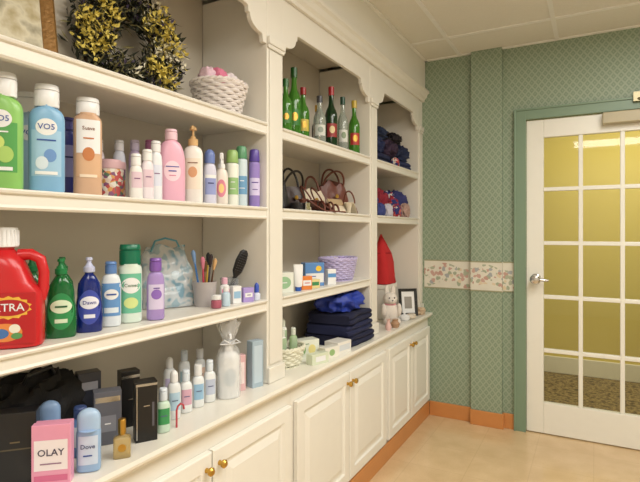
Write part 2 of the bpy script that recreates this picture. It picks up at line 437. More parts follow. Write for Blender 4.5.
# ---------- bottles ----------
def bsecs(hb, w, dep, p, nr, sh, nh):
    hw, hd = w / 2, dep / 2; b = min(.007, hw * .3)
    zs = hb - nh - sh
    s = [(0, hw - b, hd - b, p), (b * .35, hw - b * .3, hd - b * .3, p), (b, hw, hd, p), (zs * .5, hw, hd, p), (zs, hw, hd, p)]
    for i in range(1, 8):
        a = i / 7 * math.pi / 2
        s.append((zs + sh * math.sin(a), nr + (hw - nr) * math.cos(a), nr + (hd - nr) * math.cos(a), p + (2 - p) * i / 7))
    s.append((hb, nr, nr, 2)); return s
def cyl(z0, z1, r, r1=None, p=2, rd=None, b=.0015):
    r1 = r if r1 is None else r1; rd = rd or r; k = rd / r
    return [(z0, r - b, (r - b) * k, p), (z0 + b, r, r * k, p), (z1 - b, r1, r1 * k, p), (z1, r1 - b, (r1 - b) * k, p)]
def mkcap(kind, z0, ch, r, mt, parent, rd=None, p=2):
    m = M()
    if kind == 'flip':
        m.loft(cyl(z0, z0 + ch * .72, r, rd=rd, p=p), 28).loft(cyl(z0 + ch * .74, z0 + ch, r, r * .93, rd=rd, p=p), 28)
    elif kind == 'screw':
        m.loft(cyl(z0, z0 + ch, r), 28)
        for i in range(18):
            t = i * math.pi / 9; m.box(r - .0004, r + .0008, -.0008, .0008, z0 + .002, z0 + ch - .003, Matrix.Rotation(t, 4, 'Z'))
    elif kind == 'dome':
        s = [(z0, r, rd or r, p), (z0 + ch * .55, r, rd or r, p)]
        for i in range(1, 6):
            a = i / 5 * math.pi / 2; s.append((z0 + ch * (.55 + .45 * math.sin(a)), max(.002, r * math.cos(a)), max(.002, (rd or r) * math.cos(a)), p))
        m.loft(s, 28)
    elif kind == 'pushpull':
        m.loft(cyl(z0, z0 + ch * .38, r), 24)
        m.loft([(z0 + ch * .38, r * .8, r * .8, 2), (z0 + ch * .6, r * .45, r * .45, 2), (z0 + ch * .62, r * .42, r * .42, 2), (z0 + ch * .8, r * .42, r * .42, 2), (z0 + ch * .82, r * .62, r * .62, 2), (z0 + ch, r * .55, r * .55, 2)], 24)
    elif kind == 'aerosol':
        s = [(z0, r, r, 2), (z0 + ch * .1, r * 1.02, r * 1.02, 2), (z0 + ch * .8, r * .92, r * .92, 2), (z0 + ch * .95, r * .8, r * .8, 2), (z0 + ch, r * .6, r * .6, 2)]
        m.loft(s, 28)
    elif kind == 'pump':
        m.loft(cyl(z0, z0 + ch * .35, r), 24).loft(cyl(z0 + ch * .35, z0 + ch * .5, r * .55), 20).loft(cyl(z0 + ch * .5, z0 + ch * .85, r * .25), 12)
        m.loft(cyl(z0 + ch * .8, z0 + ch, r * .75, r * .6), 20)
        m.tube([(0, 0, z0 + ch * .92), (r * 1.2, 0, z0 + ch * .93), (r * 2, 0, z0 + ch * .88), (r * 2.3, 0, z0 + ch * .74)], [r * .4, r * .35, r * .28, r * .22], 10)
    elif kind == 'spray':
        m.loft(cyl(z0, z0 + ch * .3, r), 24).loft(cyl(z0 + ch * .3, z0 + ch * .6, r * .6), 20)
        m.loft([(z0 + ch * .6, r * .6, r * 1.2, 4), (z0 + ch * .9, r * .6, r * 1.5, 4), (z0 + ch, r * .45, r * 1.2, 4)], 20, (r * .3, 0, 0))
        m.tube([(r * 1.2, 0, z0 + ch * .65), (r * 1.6, 0, z0 + ch * .4), (r * 1.5, 0, z0 + ch * .1)], r * .2, 8)
    return m.obj('cap' if kind not in ('pump', 'spray') else ('pump' if kind == 'pump' else 'spray_head'), mt, parent)

def bottle(name, label, cat, d, y, z, h, w, dep, bm, cap, cm, ch=.03, p=2.4, nr=.012, sh=.035, nh=.006, cr=None, crd=None, cp=2, rot=-.45, labels=(), texts=(), group=None, secs=None):
    t = thing(name, label, cat, (-d, y, z), rot, group)
    hb = h - ch
    sc = secs or bsecs(hb, w, dep, p, nr, sh, nh)
    M().loft(sc, 40).obj('body', bm, t)
    if cap: mkcap(cap, hb - nh * .6, ch + nh * .6, cr or nr * 1.25, cm, t, crd, cp)
    pj = proj_secs(sc)
    for i, (kd, u, zf, lw, lh, lm) in enumerate(labels):
        patch(pj, kd, u * w, zf * h, lw * w, lh * h, lm, t, off=.0006 + .0003 * i)
    for s, u, zf, sz, tm in texts:
        text(pj, s, u * w, zf * h, sz, tm, t, off=.0018)
    return t
def mc(*c, **k): return mat(tuple(c), k.pop('rough', .3), **k)
BLUE = mc(44, 80, 160); RED = mc(200, 40, 40); DKBLUE = mc(34, 42, 100)

Z2 = 1.40
G = 'shampoo bottles on the upper shelf'
bottle('shampoo_bottle', 'green shampoo bottle with white cap and round label', 'shampoo bottle', 1.16, .650, Z2, .262, .078, .045, mc(140, 196, 104), 'flip', PW, ch=.05, p=2.6, nr=.02, sh=.03, cr=.027, crd=.02, rot=-.75,
       labels=[('rect', 0, .36, .8, .42, mc(84, 160, 84)), ('oval', 0, .60, .56, .15, PW), ('oval', -.1, .40, .4, .12, mc(200, 220, 120)), ('oval', .12, .30, .4, .14, mc(170, 206, 110)), ('rect', 0, .18, .6, .03, PW)], texts=[('VO5', 0, .60, .018, BLUE), ('Herbal', 0, .49, .010, PW)], group=G)
bottle('shampoo_bottle', 'pale blue shampoo bottle tucked behind the others', 'shampoo bottle', 1.27, .775, Z2, .262, .075, .045, mc(164, 200, 226), 'flip', PW, ch=.05, p=2.6, nr=.02, sh=.03, cr=.027, crd=.02, rot=-.6,
       labels=[('oval', 0, .60, .56, .15, PW)], texts=[('VO5', 0, .60, .018, BLUE)], group=G)
bottle('shampoo_bottle', 'light blue shampoo bottle with white cap and round label', 'shampoo bottle', 1.15, .745, Z2, .258, .078, .045, mc(130, 180, 218), 'flip', PW, ch=.05, p=2.6, nr=.02, sh=.03, cr=.027, crd=.02, rot=-.6,
       labels=[('rect', 0, .36, .8, .42, mc(160, 200, 228)), ('oval', 0, .60, .58, .155, PW), ('oval', .1, .34, .34, .12, mc(110, 150, 206)), ('oval', -.12, .27, .34, .12, mc(214, 228, 240)), ('rect', 0, .18, .6, .03, PW)], texts=[('VO5', 0, .60, .019, BLUE), ('Moisture', 0, .48, .010, BLUE)], group=G)
bottle('shampoo_bottle', 'slim dark blue bottle standing behind the tan lotion', 'shampoo bottle', 1.24, .862, Z2, .212, .058, .036, mc(60, 66, 140), 'flip', mc(80, 80, 150), ch=.03, nr=.016, rot=-.5, labels=[('rect', 0, .45, .7, .4, mc(150, 150, 200))], texts=[('SOFT', 0, .5, .012, DKBLUE)])
bottle('lotion_bottle', 'tan lotion bottle with white cap and brown label', 'lotion bottle', 1.15, .856, Z2, .252, .068, .042, mc(212, 174, 144), 'flip', PW, ch=.04, p=2.6, nr=.024, sh=.02, cr=.028, crd=.02, rot=-.55,
       labels=[('rect', 0, .60, .82, .34, PW), ('rect', 0, .30, .82, .22, mc(216, 176, 140)), ('oval', 0, .42, .42, .14, mc(196, 124, 76)), ('rect', 0, .2, .6, .03, mc(240, 220, 196))], texts=[('Suave', 0, .68, .013, mc(120, 60, 30)), ('cocoa', 0, .58, .010, mc(190, 110, 60))])
t = thing('decorative_tin', 'small round tin with red and yellow floral print', 'tin', (-1.225, .985, Z2), -.4)
w = NT('confetti_print'); vo = w.nt.nodes.new('ShaderNodeTexVoronoi'); vo.inputs['Scale'].default_value = 90
w.nt.links.new(w.g.outputs['Position'], vo.inputs['Vector']); sp = w.nt.nodes.new('ShaderNodeSeparateColor'); w.nt.links.new(vo.outputs['Color'], sp.inputs[0])
w.col(w.ramp(sp.outputs[0], [(0, (200, 90, 90)), (.25, (236, 216, 200)), (.45, (224, 170, 100)), (.6, (140, 90, 130)), (.75, (240, 235, 225)), (.9, (100, 130, 110))], True), .4); CONF = w.m
M().loft(cyl(0, .088, .041), 32).obj('tin_body', CONF, t)
M().loft(cyl(.086, .108, .043), 32).loft(cyl(.108, .114, .03), 32).obj('lid', mc(222, 184, 190), t)
G = 'small white toiletry bottles on the upper shelf'
for dd, yy, hh, cc, cpc in ((1.14, 1.003, .128, (238, 236, 232), (240, 240, 240)), (1.14, 1.044, .146, (236, 226, 232), (238, 238, 236)), (1.15, 1.086, .178, (234, 236, 240), (238, 238, 240)), (1.29, 1.13, .200, (200, 180, 214), (220, 210, 235)), (1.30, 1.20, .212, (222, 205, 222), (190, 120, 170)), (1.29, 1.07, .19, (210, 214, 226), (232, 232, 236)), (1.31, 1.01, .185, (226, 214, 222), (240, 236, 236))):
    bottle('lotion_bottle', 'small slim pale lotion bottle with plain cap', 'lotion bottle', dd, yy, Z2, hh, .037, .03, mc(*cc), 'flip', mc(*cpc), ch=.03, nr=.012, cr=.014, rot=-.5, labels=[('rect', 0, .42, .8, .35, mc(224, 200, 212) if hh < .15 else mc(220, 225, 240))], texts=[('soft', 0, .45, .008, mc(120, 70, 120))], group=G)
bottle('baby_lotion_bottle', 'pink baby lotion bottle with rounded shoulders', 'lotion bottle', 1.16, 1.158, Z2, .226, .086, .045, mc(232, 178, 200), 'flip', mc(240, 204, 216), ch=.03, p=2.2, nr=.016, sh=.075, cr=.019, rot=-.6,
       labels=[('oval', 0, .42, .6, .28, mc(246, 214, 226))], texts=[("Johnson's", 0, .48, .009, mc(90, 100, 170)), ('baby', 0, .42, .012, mc(90, 100, 170)), ('lotion', 0, .36, .007, mc(210, 110, 150))])
bottle('lotion_bottle', 'white pump lotion bottle with amber pump and brown label', 'pump bottle', 1.15, 1.245, Z2, .25, .062, .042, mc(240, 236, 230), 'pump', mc(214, 176, 124), ch=.06, nr=.014, cr=.016, sh=.025, rot=-.9,
       labels=[('rect', 0, .38, .8, .4, mc(238, 226, 210)), ('oval', 0, .40, .46, .14, mc(214, 160, 120))], texts=[('Jergens', 0, .52, .009, mc(130, 90, 70))])
bottle('lotion_bottle', 'white and lavender bottle with blue cap', 'lotion bottle', 1.15, 1.325, Z2, .188, .046, .034, mc(214, 214, 232), 'dome', mc(110, 130, 190), ch=.045, nr=.014, cr=.018, rot=-.6, labels=[('rect', 0, .35, .8, .35, mc(150, 160, 210)), ('rect', 0, .5, .8, .06, PW)], texts=[('care', 0, .38, .010, DKBLUE)])
bottle('spray_bottle', 'small body spray bottle with pink label and spray head', 'spray bottle', 1.15, 1.387, Z2, .182, .046, .036, mc(236, 226, 216), 'spray', PW, ch=.05, nr=.012, cr=.013, rot=-.9, labels=[('oval', 0, .32, .7, .34, mc(226, 140, 160)), ('oval', 0, .32, .4, .18, mc(250, 214, 140))])
def can(label, d, y, z, h, wd, bc, cc, lab2, txt, tc, ch=.045, g='aerosol cans on the upper shelf'):
    return bottle('aerosol_can', label, 'aerosol can', d, y, z, h, wd, wd, bc, 'aerosol', cc, ch=ch, p=2, nr=wd * .36, sh=.008, nh=.003, cr=wd * .47, rot=-.8, labels=[('rect', 0, .35, .9, .3, lab2)], texts=[(txt, 0, .42, .010, tc), ('fresh', 0, .3, .008, tc)], group=g)
can('white aerosol can with light green cap', 1.15, 1.447, Z2, .202, .046, mc(236, 240, 230), mc(150, 186, 110), mc(150, 190, 130), 'air', PW)
can('pale blue aerosol can with leaf green cap', 1.15, 1.501, Z2, .224, .044, mc(206, 222, 230), mc(90, 150, 110), mc(110, 160, 200), 'air', PW)
can('lavender aerosol can with purple cap', 1.13, 1.554, Z2, .218, .042, mc(150, 130, 200), mc(90, 70, 160), mc(214, 205, 240), 'lilac', mc(90, 60, 150))

# ---- shelf 3: cleaning ----
Z3 = 1.05
t = thing('detergent_jug', 'red laundry detergent jug with white screw cap and side handle', 'detergent bottle', (-1.16, .672, Z3), -.72)
REDP = mc(200, 34, 40, rough=.25)
js = [(0, .056, .04, 3.4), (.004, .062, .046, 3.4), (.06, .063, .047, 3.4), (.12, .062, .047, 3.2), (.145, .052, .046, 3, -.010), (.175, .046, .044, 2.8, -.016), (.195, .042, .042, 2.5, -.02), (.212, .03, .033, 2.2, -.022), (.218, .024, .024, 2, -.022), (.228, .024, .024, 2, -.022)]
M().loft(js, 40).obj('body', REDP, t)
M().tube([(0, .01, .205), (0, .035, .207), (0, .055, .195), (0, .062, .165), (0, .061, .13), (0, .052, .105)], [.014, .013, .012, .0115, .012, .015], 12).obj('handle', REDP, t)
m = M().loft(cyl(.224, .268, .033, .031), 32, (0, -.022, 0))
for i in range(24): m.box(.031, .0338, -.0012, .0012, .228, .262, Matrix.Translation((0, -.022, 0)) @ Matrix.Rotation(i * math.pi / 12, 4, 'Z'))
m.obj('cap', PW, t)
pj = proj_secs([(0, .07, .047, 4), (.3, .07, .047, 4)])
patch(pj, 'rect', 0, .068, .104, .112, mc(182, 26, 34), t, off=.001)
patch(pj, 'burst', 0, .092, .092, .052, mc(236, 186, 70), t, off=.0014)
patch(pj, 'oval', 0, .092, .080, .036, mc(176, 28, 36), t, off=.0018)
text(pj, 'XTRA', 0, .092, .024, PW, t, off=.0026)
patch(pj, 'oval', -.008, .038, .07, .040, mc(230, 140, 70), t, off=.0014)
patch(pj, 'oval', -.016, .036, .034, .022, mc(70, 116, 180), t, off=.0018)
patch(pj, 'oval', .012, .046, .022, .020, mc(240, 236, 220), t, off=.0018)
patch(pj, 'oval', .016, .030, .022, .014, mc(90, 150, 90), t, off=.0020)
def soap(label, d, y, h, wd, bc, cc, lc, lc2, txt, tc, rot=-.6, g='dish soap bottles'):
    hb = h - .035; hw = wd / 2; hd = .021
    sc = [(0, hw * .88, hd * .88, 2.4), (.004, hw * .96, hd, 2.4), (.03, hw, hd, 2.4), (hb * .42, hw * .97, hd, 2.3), (hb * .58, hw * .86, hd * .92, 2.2), (hb * .70, hw * .84, hd * .9, 2.2), (hb * .80, hw * .78, hd * .85, 2.2), (hb * .9, hw * .5, hd * .7, 2), (hb * .95, hw * .32, hd * .52, 2), (hb, .011, .011, 2)]
    return bottle('dish_soap_bottle', label, 'dish soap bottle', d, y, Z3, h, wd, .042, bc, 'pushpull', cc, ch=.035, nr=.012, cr=.014, rot=rot, secs=sc,
                  labels=[('oval', 0, .34, .82, .46, lc), ('oval', 0, .40, .68, .17, lc2), ('rect', 0, .22, .4, .05, lc2)], texts=[(txt, 0, .40, .0135, tc)], group=g)
GS = mat((22, 120, 60), .12, trans=.35); BS = mat((24, 44, 130), .12, trans=.25)
GL2 = mc(40, 140, 80)
soap('green dish soap bottle with green push-pull cap', 1.25, .77, .196, .066, GS, mc(20, 110, 60), GL2, mc(220, 232, 200), 'p', mc(20, 100, 50))
soap('green dish soap bottle with oval label', 1.26, .86, .190, .066, GS, mc(20, 110, 60), GL2, mc(220, 232, 200), 'p', mc(20, 100, 50))
soap('green dish soap bottle with oval label and green cap', 1.15, .782, .192, .070, GS, mc(20, 120, 64), GL2, mc(210, 230, 200), 'palm', mc(20, 90, 50))
soap('dark blue dish soap bottle with oval label', 1.15, .860, .192, .066, BS, mc(190, 196, 226), mc(60, 76, 170), mc(230, 232, 244), 'Dawn', mc(20, 40, 140))
bottle('cleaner_bottle', 'white cleaner bottle with blue label and blue cap', 'cleaner bottle', 1.16, .935, Z3, .177, .052, .036, mc(224, 232, 240), 'flip', mc(90, 130, 190), ch=.03, nr=.014, cr=.015, rot=-.6, labels=[('rect', 0, .42, .9, .5, mc(100, 150, 206)), ('oval', 0, .5, .7, .16, PW), ('rect', 0, .26, .7, .08, mc(220, 232, 242))], texts=[('AJAX', 0, .5, .0125, BLUE)])
bottle('cleaner_bottle', 'tall white cleanser container with wide dark green cap', 'cleanser container', 1.165, 1.004, Z3, .222, .064, .05, mc(220, 236, 226), 'flip', mc(10, 110, 80), ch=.055, p=2.2, nr=.026, sh=.012, cr=.029, crd=.024, rot=-.6, labels=[('rect', 0, .38, .9, .5, mc(110, 190, 160)), ('oval', 0, .48, .8, .2, PW), ('oval', 0, .26, .6, .14, mc(210, 225, 150))], texts=[('Comet', 0, .48, .013, mc(10, 100, 60))])
bottle('cleaner_bottle', 'lavender cleaner bottle with purple cap', 'cleaner bottle', 1.13, 1.066, Z3, .181, .05, .036, mc(168, 144, 206), 'flip', mc(130, 90, 176), ch=.035, nr=.013, cr=.017, rot=-.6, labels=[('rect', 0, .38, .85, .4, mc(214, 204, 236)), ('oval', 0, .42, .6, .16, mc(140, 104, 190))], texts=[('suav', 0, .52, .009, mc(90, 50, 150))])

# ---------- cloth helpers ----------
def crumple(name, label, cat, loc, size, mt, seed=0, freq=2.2, amp=.3, rot=0, group=None, part='cloth', sub=48, top=None):
    t = thing(name, label, cat, loc, rot, group)
    vs = []; fs = []; n = sub; k = sub // 2
    for j in range(k + 1):
        a = -math.pi / 2 + math.pi * j / k
        for i in range(n):
            th = 2 * math.pi * i / n
            p = Vector((math.cos(a) * math.cos(th), math.cos(a) * math.sin(th), math.sin(a)))
            s = Vector((seed * 3.1, seed * 1.7, seed * .9))
            q = p * freq + s
            r = 1 + amp * (1 - 2 * abs(noise.noise(q))) - amp * .5 + amp * .5 * (abs(noise.noise(q * 2.6)) - .3)
            q2 = Vector((sgp(p.x, .8), sgp(p.y, .8), sgp(p.z, .8))) * r
            z = q2.z * size[2] * .5 + size[2] * .42
            vs.append((q2.x * size[0] / 2, q2.y * size[1] / 2, max(0, z)))
    for j in range(k):
        for i in range(n):
            i2 = (i + 1) % n; fs.append((j * n + i, j * n + i2, (j + 1) * n + i2, (j + 1) * n + i))
    M().add(vs, fs).obj(part, mt, t, ang=60)
    return t
def folded(label, cat, loc, wy, dx, h, mt, layers=3, seed=0, rot=0, group=None, name='folded_garment'):
    t = thing(name, label, cat, loc, rot, group)
    r = h / layers / 2; prof = []
    for i in range(layers):
        for a in range(5):
            q = -math.pi / 2 + math.pi * (a + .5) / 5; prof.append((dx / 2 - r + r * math.cos(q) - .004 * ((i * 7 + seed) % 3), (2 * i + 1) * r + r * math.sin(q)))
    for i in reversed(range(layers)):
        for a in range(5):
            q = math.pi / 2 + math.pi * (a + .5) / 5; prof.append((-dx / 2 + r + r * math.cos(q), (2 * i + 1) * r + r * math.sin(q)))
    n = len(prof); K = 18; vs = []; fs = []
    for j in range(K + 1):
        u = j / K - .5
        e = 1 - .35 * max(0, (abs(u) - .44) / .06) ** 2 * .3
        for x, z in prof:
            nz = noise.noise(Vector((x * 9 + seed, u * 4, z * 14)))
            zz = z * (1 + .05 * noise.noise(Vector((seed, u * 5, x * 6)))) if z > r else z
            vs.append((x * e + .012 * nz, u * wy + .008 * noise.noise(Vector((z * 60, x * 8, seed))), max(0, zz * (1 - .14 * max(0, abs(u) - .36) / .14))))
    for j in range(K):
        for i in range(n):
            i2 = (i + 1) % n; fs.append((j * n + i, j * n + i2, (j + 1) * n + i2, (j + 1) * n + i))
    fs.append(tuple(range(n))); fs.append(tuple(K * n + i for i in range(n)))
    M().add(vs, fs).obj('cloth', mt, t, ang=50)
    return t
def cloth(*c): return mat(tuple(c), .9, bump=.5, scale=300, var=.12)

# clear plastic bag of toiletries, leaning back and slumping forward on shelf 3
bw = NT('printed_cellophane')
vo = bw.nt.nodes.new('ShaderNodeTexNoise'); vo.inputs['Scale'].default_value = 26; vo.inputs['Detail'].default_value = 1; bw.nt.links.new(bw.g.outputs['Position'], vo.inputs['Vector'])
bw.col(bw.ramp(vo.outputs['Fac'], [(.36, (120, 172, 196)), (.44, (216, 226, 232)), (.55, (234, 238, 240)), (.62, (168, 200, 214))]), .1)
bw.b.inputs['Alpha'].default_value = .55
t = thing('plastic_bag', 'clear plastic bag of toiletries with pale blue print slumping forward', 'plastic bag', (-1.285, 1.27, Z3), -.45)
m = M(); n = 44; rows_ = 20; vs = []; fs = []
for j in range(rows_ + 1):
    f = j / rows_; hw = .098 * (1 - .30 * f ** 2); dpt = .042 * (1 - f) ** .6 + .005; zz_ = .004 + .205 * f
    for i in range(n):
        th = 2 * math.pi * (i + .5) / n
        x = dpt * sgp(math.cos(th), .8); y = hw * sgp(math.sin(th), .7)
        nz = noise.noise(Vector((y * 28, zz_ * 24, 3 + (x > 0)))); nz2 = noise.noise(Vector((y * 60, zz_ * 50, 8 + (x > 0))))
        vs.append((x - .035 * f + (.016 * nz + .006 * nz2) * min(1, f * 5), y + .012 * f * noise.noise(Vector((zz_ * 20, 2, 5))), zz_ + .014 * f * noise.noise(Vector((y * 22, 9, 1)))))
for j in range(rows_):
    for i in range(n):
        i2 = (i + 1) % n; fs.append((j * n + i, j * n + i2, (j + 1) * n + i2, (j + 1) * n + i))
fs.append(tuple(reversed(range(n)))); m.add(vs, fs); m.obj('bag_film', bw.m, t, ang=70)
M().tube([(.0, -.06, .19), (-.02, -.04, .225), (-.035, 0, .235), (-.035, .04, .225), (-.03, .055, .19)], .0035).obj('bag_handle', mc(90, 160, 180), t)
q = M().box(-.018, .012, -.07, -.01, .005, .10).box(-.016, .014, .0, .05, .005, .07).sphere((0, .02, .10), (.018, .03, .026)).obj('bag_contents', mc(206, 220, 228), t, bevel=.003, smooth=False)

# brush cup
CLEARP = mat((225, 230, 232), .08, trans=.85)
def cup(name, label, d, y, z, r, h, mt):
    t = thing(name, label, 'cup', (-d, y, z))
    M().loft([(0, r * .8, r * .8, 2), (h, r, r, 2), (h, r * .93, r * .93, 2), (.004, r * .74, r * .74, 2)], 28).obj('cup_body', mt, t)
    return t
cup('brush_cup', 'pale plastic cup holding brushes and pencils', 1.19, 1.345, Z3, .042, .085, mat((206, 200, 200), .3, trans=.3))
G = 'brushes and pencils in the cup'
for i, (dx, dy, L, cc, tc) in enumerate(((.012, -.018, .17, (190, 60, 90), (200, 120, 140)), (-.014, -.010, .19, (60, 120, 190), (120, 150, 190)), (.012, .014, .16, (90, 60, 40), (200, 160, 110)), (-.008, .018, .18, (220, 180, 60), (30, 30, 30)), (0, .002, .15, (150, 110, 80), (120, 90, 60)), (.014, .0, .175, (60, 60, 70), (50, 40, 40)))):
    t = thing('cosmetic_brush', 'slender cosmetic brush standing in the cup', 'brush', (-1.19 + dx * .6, 1.345 + dy * .6, Z3 + .006), 0, G, tilt=(-dy * 9, dx * 9, 0))
    M().tube([(0, 0, 0), (0, 0, L * .3), (0, 0, L * .75)], [.003, .004, .003], 10).obj('handle', mc(*cc), t)
    M().tube([(0, 0, L * .75), (0, 0, L * .82), (0, 0, L * .95), (0, 0, L)], [.004, .006, .008, .003], 10).obj('bristles', mc(*tc, rough=.9), t)
cup('brush_cup', 'clear plastic cup holding a hairbrush', 1.205, 1.500, Z3, .036, .085, CLEARP)
t = thing('hairbrush', 'black hairbrush leaning handle down in a clear cup', 'hairbrush', (-1.205, 1.482, Z3 + .006), 0, tilt=(R(-20), R(6), R(-30)))
M().tube([(0, 0, 0), (0, 0, .05), (0, 0, .10)], [.008, .009, .007], 12).loft([(.09, .008, .006, 2), (.11, .019, .008, 2.4), (.15, .022, .009, 2.4), (.185, .017, .008, 2.2), (.195, .008, .005, 2)], 24).obj('handle', BLACK, t)
m = M()
for i in range(8):
    for j in range(4): m.tube([(.006, -.012 + .008 * j, .115 + .009 * i), (.019, -.012 + .008 * j, .115 + .009 * i)], .0012, 5)
m.obj('bristles', mc(60, 60, 70), t)

# cartons
def carton(name, label, cat, d, y, z, h, wy, dx, mt, rot=-.4, fr=(), tx=(), side=(), band=None, group=None):
    t = thing(name, label, cat, (-d, y, z), rot, group)
    M().box(-dx / 2, dx / 2, -wy / 2, wy / 2, 0, h).obj('box_body', mt, t, smooth=False, bevel=.0015)
    pf = proj_front(dx / 2); ps = proj_side(-wy / 2)
    for i, (kd, u, zf, lw, lh, lm) in enumerate(fr): patch(pf, kd, u * wy, zf * h, lw * wy, lh * h, lm, t, off=.0006 + .0002 * i)
    for i, (s, u, zf, sz, tm) in enumerate(tx): text(pf, s, u * wy, zf * h, sz, tm, t, off=.0016)
    for kd, u, zf, lw, lh, lm in side: patch(ps, kd, u * dx, zf * h, lw * dx, lh * h, lm, t)
    return t
bottle('cosmetic_jar', 'small rose coloured cosmetic jar', 'jar', 1.118, 1.322, Z3, .045, .034, .034, mc(170, 90, 110), 'screw', PW, ch=.015, nr=.013, sh=.004, nh=.002, cr=.015)
bottle('lotion_bottle', 'small white bottle with pink label', 'lotion bottle', 1.16, 1.416, Z3, .094, .036, .026, PW, 'flip', mc(230, 180, 200), ch=.02, nr=.01, cr=.011, sh=.012, labels=[('rect', 0, .4, .8, .35, mc(230, 150, 180))])
bottle('lotion_bottle', 'short pale blue travel bottle', 'lotion bottle', 1.12, 1.375, Z3, .07, .03, .024, mc(190, 214, 230), 'flip', PW, ch=.016, nr=.009, cr=.010, sh=.01)
carton('cosmetic_box', 'small white cosmetic box with blue print', 'box', 1.14, 1.452, Z3, .062, .034, .03, PW, fr=[('rect', 0, .5, .8, .4, mc(150, 190, 220))])
carton('cosmetic_box', 'small lavender cosmetic box', 'box', 1.125, 1.500, Z3, .052, .044, .03, mc(170, 150, 215), fr=[('rect', 0, .5, .7, .3, PW)], tx=[('soap', 0, .5, .008, mc(90, 60, 150))])
bottle('nail_polish_bottle', 'tiny bottle with bright blue cap', 'nail polish bottle', 1.115, 1.548, Z3, .066, .028, .024, mc(214, 222, 240), 'dome', mc(60, 90, 190), ch=.032, nr=.007, cr=.009, sh=.006)

# ---- top shelf bay 1 ----
Z1 = 1.72
t = thing('picture_frame', 'ornate gold framed picture leaning against the shelf back', 'picture frame', (-1.30, .735, Z1 + .002), 0, tilt=(0, R(-9), R(-6)))
FW, FH = .26, .30
rings = [(0, 0), (0, .016), (.008, .022), (.018, .016), (.026, .012), (.034, .006), (.034, 0.002)]
raised(M(), 0, -FW / 2, FW / 2, 0, FH, rings).obj('frame_moulding', mat((150, 112, 64), .4, .5, bump=.6, scale=90), t, smooth=False)
w = NT('faded_landscape'); w.col(w.ramp(w.noise(11, 4), [(.3, (90, 96, 74)), (.45, (180, 166, 128)), (.55, (214, 206, 180)), (.7, (130, 122, 96))]), .3)
M().box(.0025, .004, -FW / 2 + .034, FW / 2 - .034, .034, FH - .034).obj('picture', w.m, t, smooth=False)

t = thing('wreath', 'full twig wreath covered with dark leaves and pale yellow blossoms', 'wreath', (-1.325, 1.145, Z1 + .004), 0, tilt=(0, R(-7), R(-12)))
rnd = random.Random(3); RC = .128; CZW = .195
m = M()
for q in range(9):
    ph = rnd.random() * 6; pts = []
    for i in range(48):
        a = 2 * math.pi * i / 48
        rr = RC + .036 * math.cos(a * (4 + q % 3) + ph); pts.append((.014 * math.sin(a * (4 + q % 3) + ph) , rr * math.cos(a), CZW + rr * math.sin(a)))
    m.tube(pts, .005, 6, True)
m.obj('twig_ring', mat((84, 62, 40), .8, bump=.6, scale=80), t)
def leafm(count, L, Wd, spread, seed, xo, xr=.05, clump=0):
    r_ = random.Random(seed); m = M()
    cl_ = [r_.random() * 2 * math.pi for _ in range(clump)]
    for i in range(count):
        a = r_.random() * 2 * math.pi
        if clump: a = cl_[i % clump] + r_.gauss(0, .13)
        rr = RC + r_.gauss(0, spread * .55); rr = max(RC - spread, min(RC + spread, rr))
        p = Vector((xo + r_.random() * xr, rr * math.cos(a), max(.012, CZW + rr * math.sin(a))))
        dr = Vector((r_.uniform(-.1, .9), r_.uniform(-1, 1), r_.uniform(-1, 1))).normalized()
        sd = dr.cross(Vector((r_.random(), r_.random(), r_.random()))).normalized(); up = dr.cross(sd) * .2
        l = L * r_.uniform(.6, 1.2); e = p + dr * l
        if e.z < .004: e.z = .004
        mid = p + dr * l * .5
        m.add([p, mid + sd * Wd * .5 + up * Wd, e, mid - sd * Wd * .5 + up * Wd, mid], [(0, 1, 4), (1, 2, 4), (2, 3, 4), (3, 0, 4)])
    return m
q = leafm(1400, .042, .014, .062, 5, -.01).obj('dark_leaves', mat((44, 48, 34), .7), t); q['kind'] = 'stuff'
q = leafm(700, .044, .007, .066, 6, .002).obj('olive_leaves', mat((122, 116, 76), .7), t); q['kind'] = 'stuff'
q = leafm(900, .020, .014, .055, 9, .024, .04, 9).obj('yellow_blossoms', mat((228, 208, 104), .7), t); q['kind'] = 'stuff'
q = leafm(300, .018, .012, .055, 15, .024, .04, 6).obj('cream_blossoms', mat((232, 226, 200), .7), t); q['kind'] = 'stuff'
q = leafm(260, .020, .010, .062, 12, .02, .04).obj('dark_berries', mat((66, 56, 80), .6), t); q['kind'] = 'stuff'

def basket(name, label, loc, r0, r1, h, mt, rows=9, kst=22, ratio=1, tube=.0065, rot=0):
    t = thing(name, label, 'basket', loc, rot)
    m = M(); N_ = kst * 4
    for j in range(rows):
        f = (j + .5) / rows; rr = r0 + (r1 - r0) * f; pts = []
        for i in range(N_):
            a = 2 * math.pi * i / N_; q = rr + .0035 * math.sin(kst * a / 2 * 1 + math.pi * j)
            pts.append((q * math.cos(a) * ratio, q * math.sin(a), .004 + tube + (h - 2 * tube) * f))
        m.tube(pts, min(tube, h / rows * .5), 6, True)
    for i in range(kst):
        a = 2 * math.pi * i / kst
        m.tube([(r0 * math.cos(a) * ratio, r0 * math.sin(a), .003), (r1 * math.cos(a) * ratio, r1 * math.sin(a), h)], .003, 6)
    m.loft([(0, r0, r0 * ratio, 2), (.005, r0, r0 * ratio, 2)], 28)
    m.obj('weave', mt, t)
    m = M()
    for s in (0, 1):
        m.tube([((r1 + .004 * math.cos(14 * a + s * math.pi)) * math.cos(a) * ratio, (r1 + .004 * math.cos(14 * a + s * math.pi)) * math.sin(a), h + .004 * math.sin(14 * a + s * math.pi)) for a in [2 * math.pi * i / 120 for i in range(120)]], .0055, 6, True)
    m.obj('rim', mt, t)
    return t
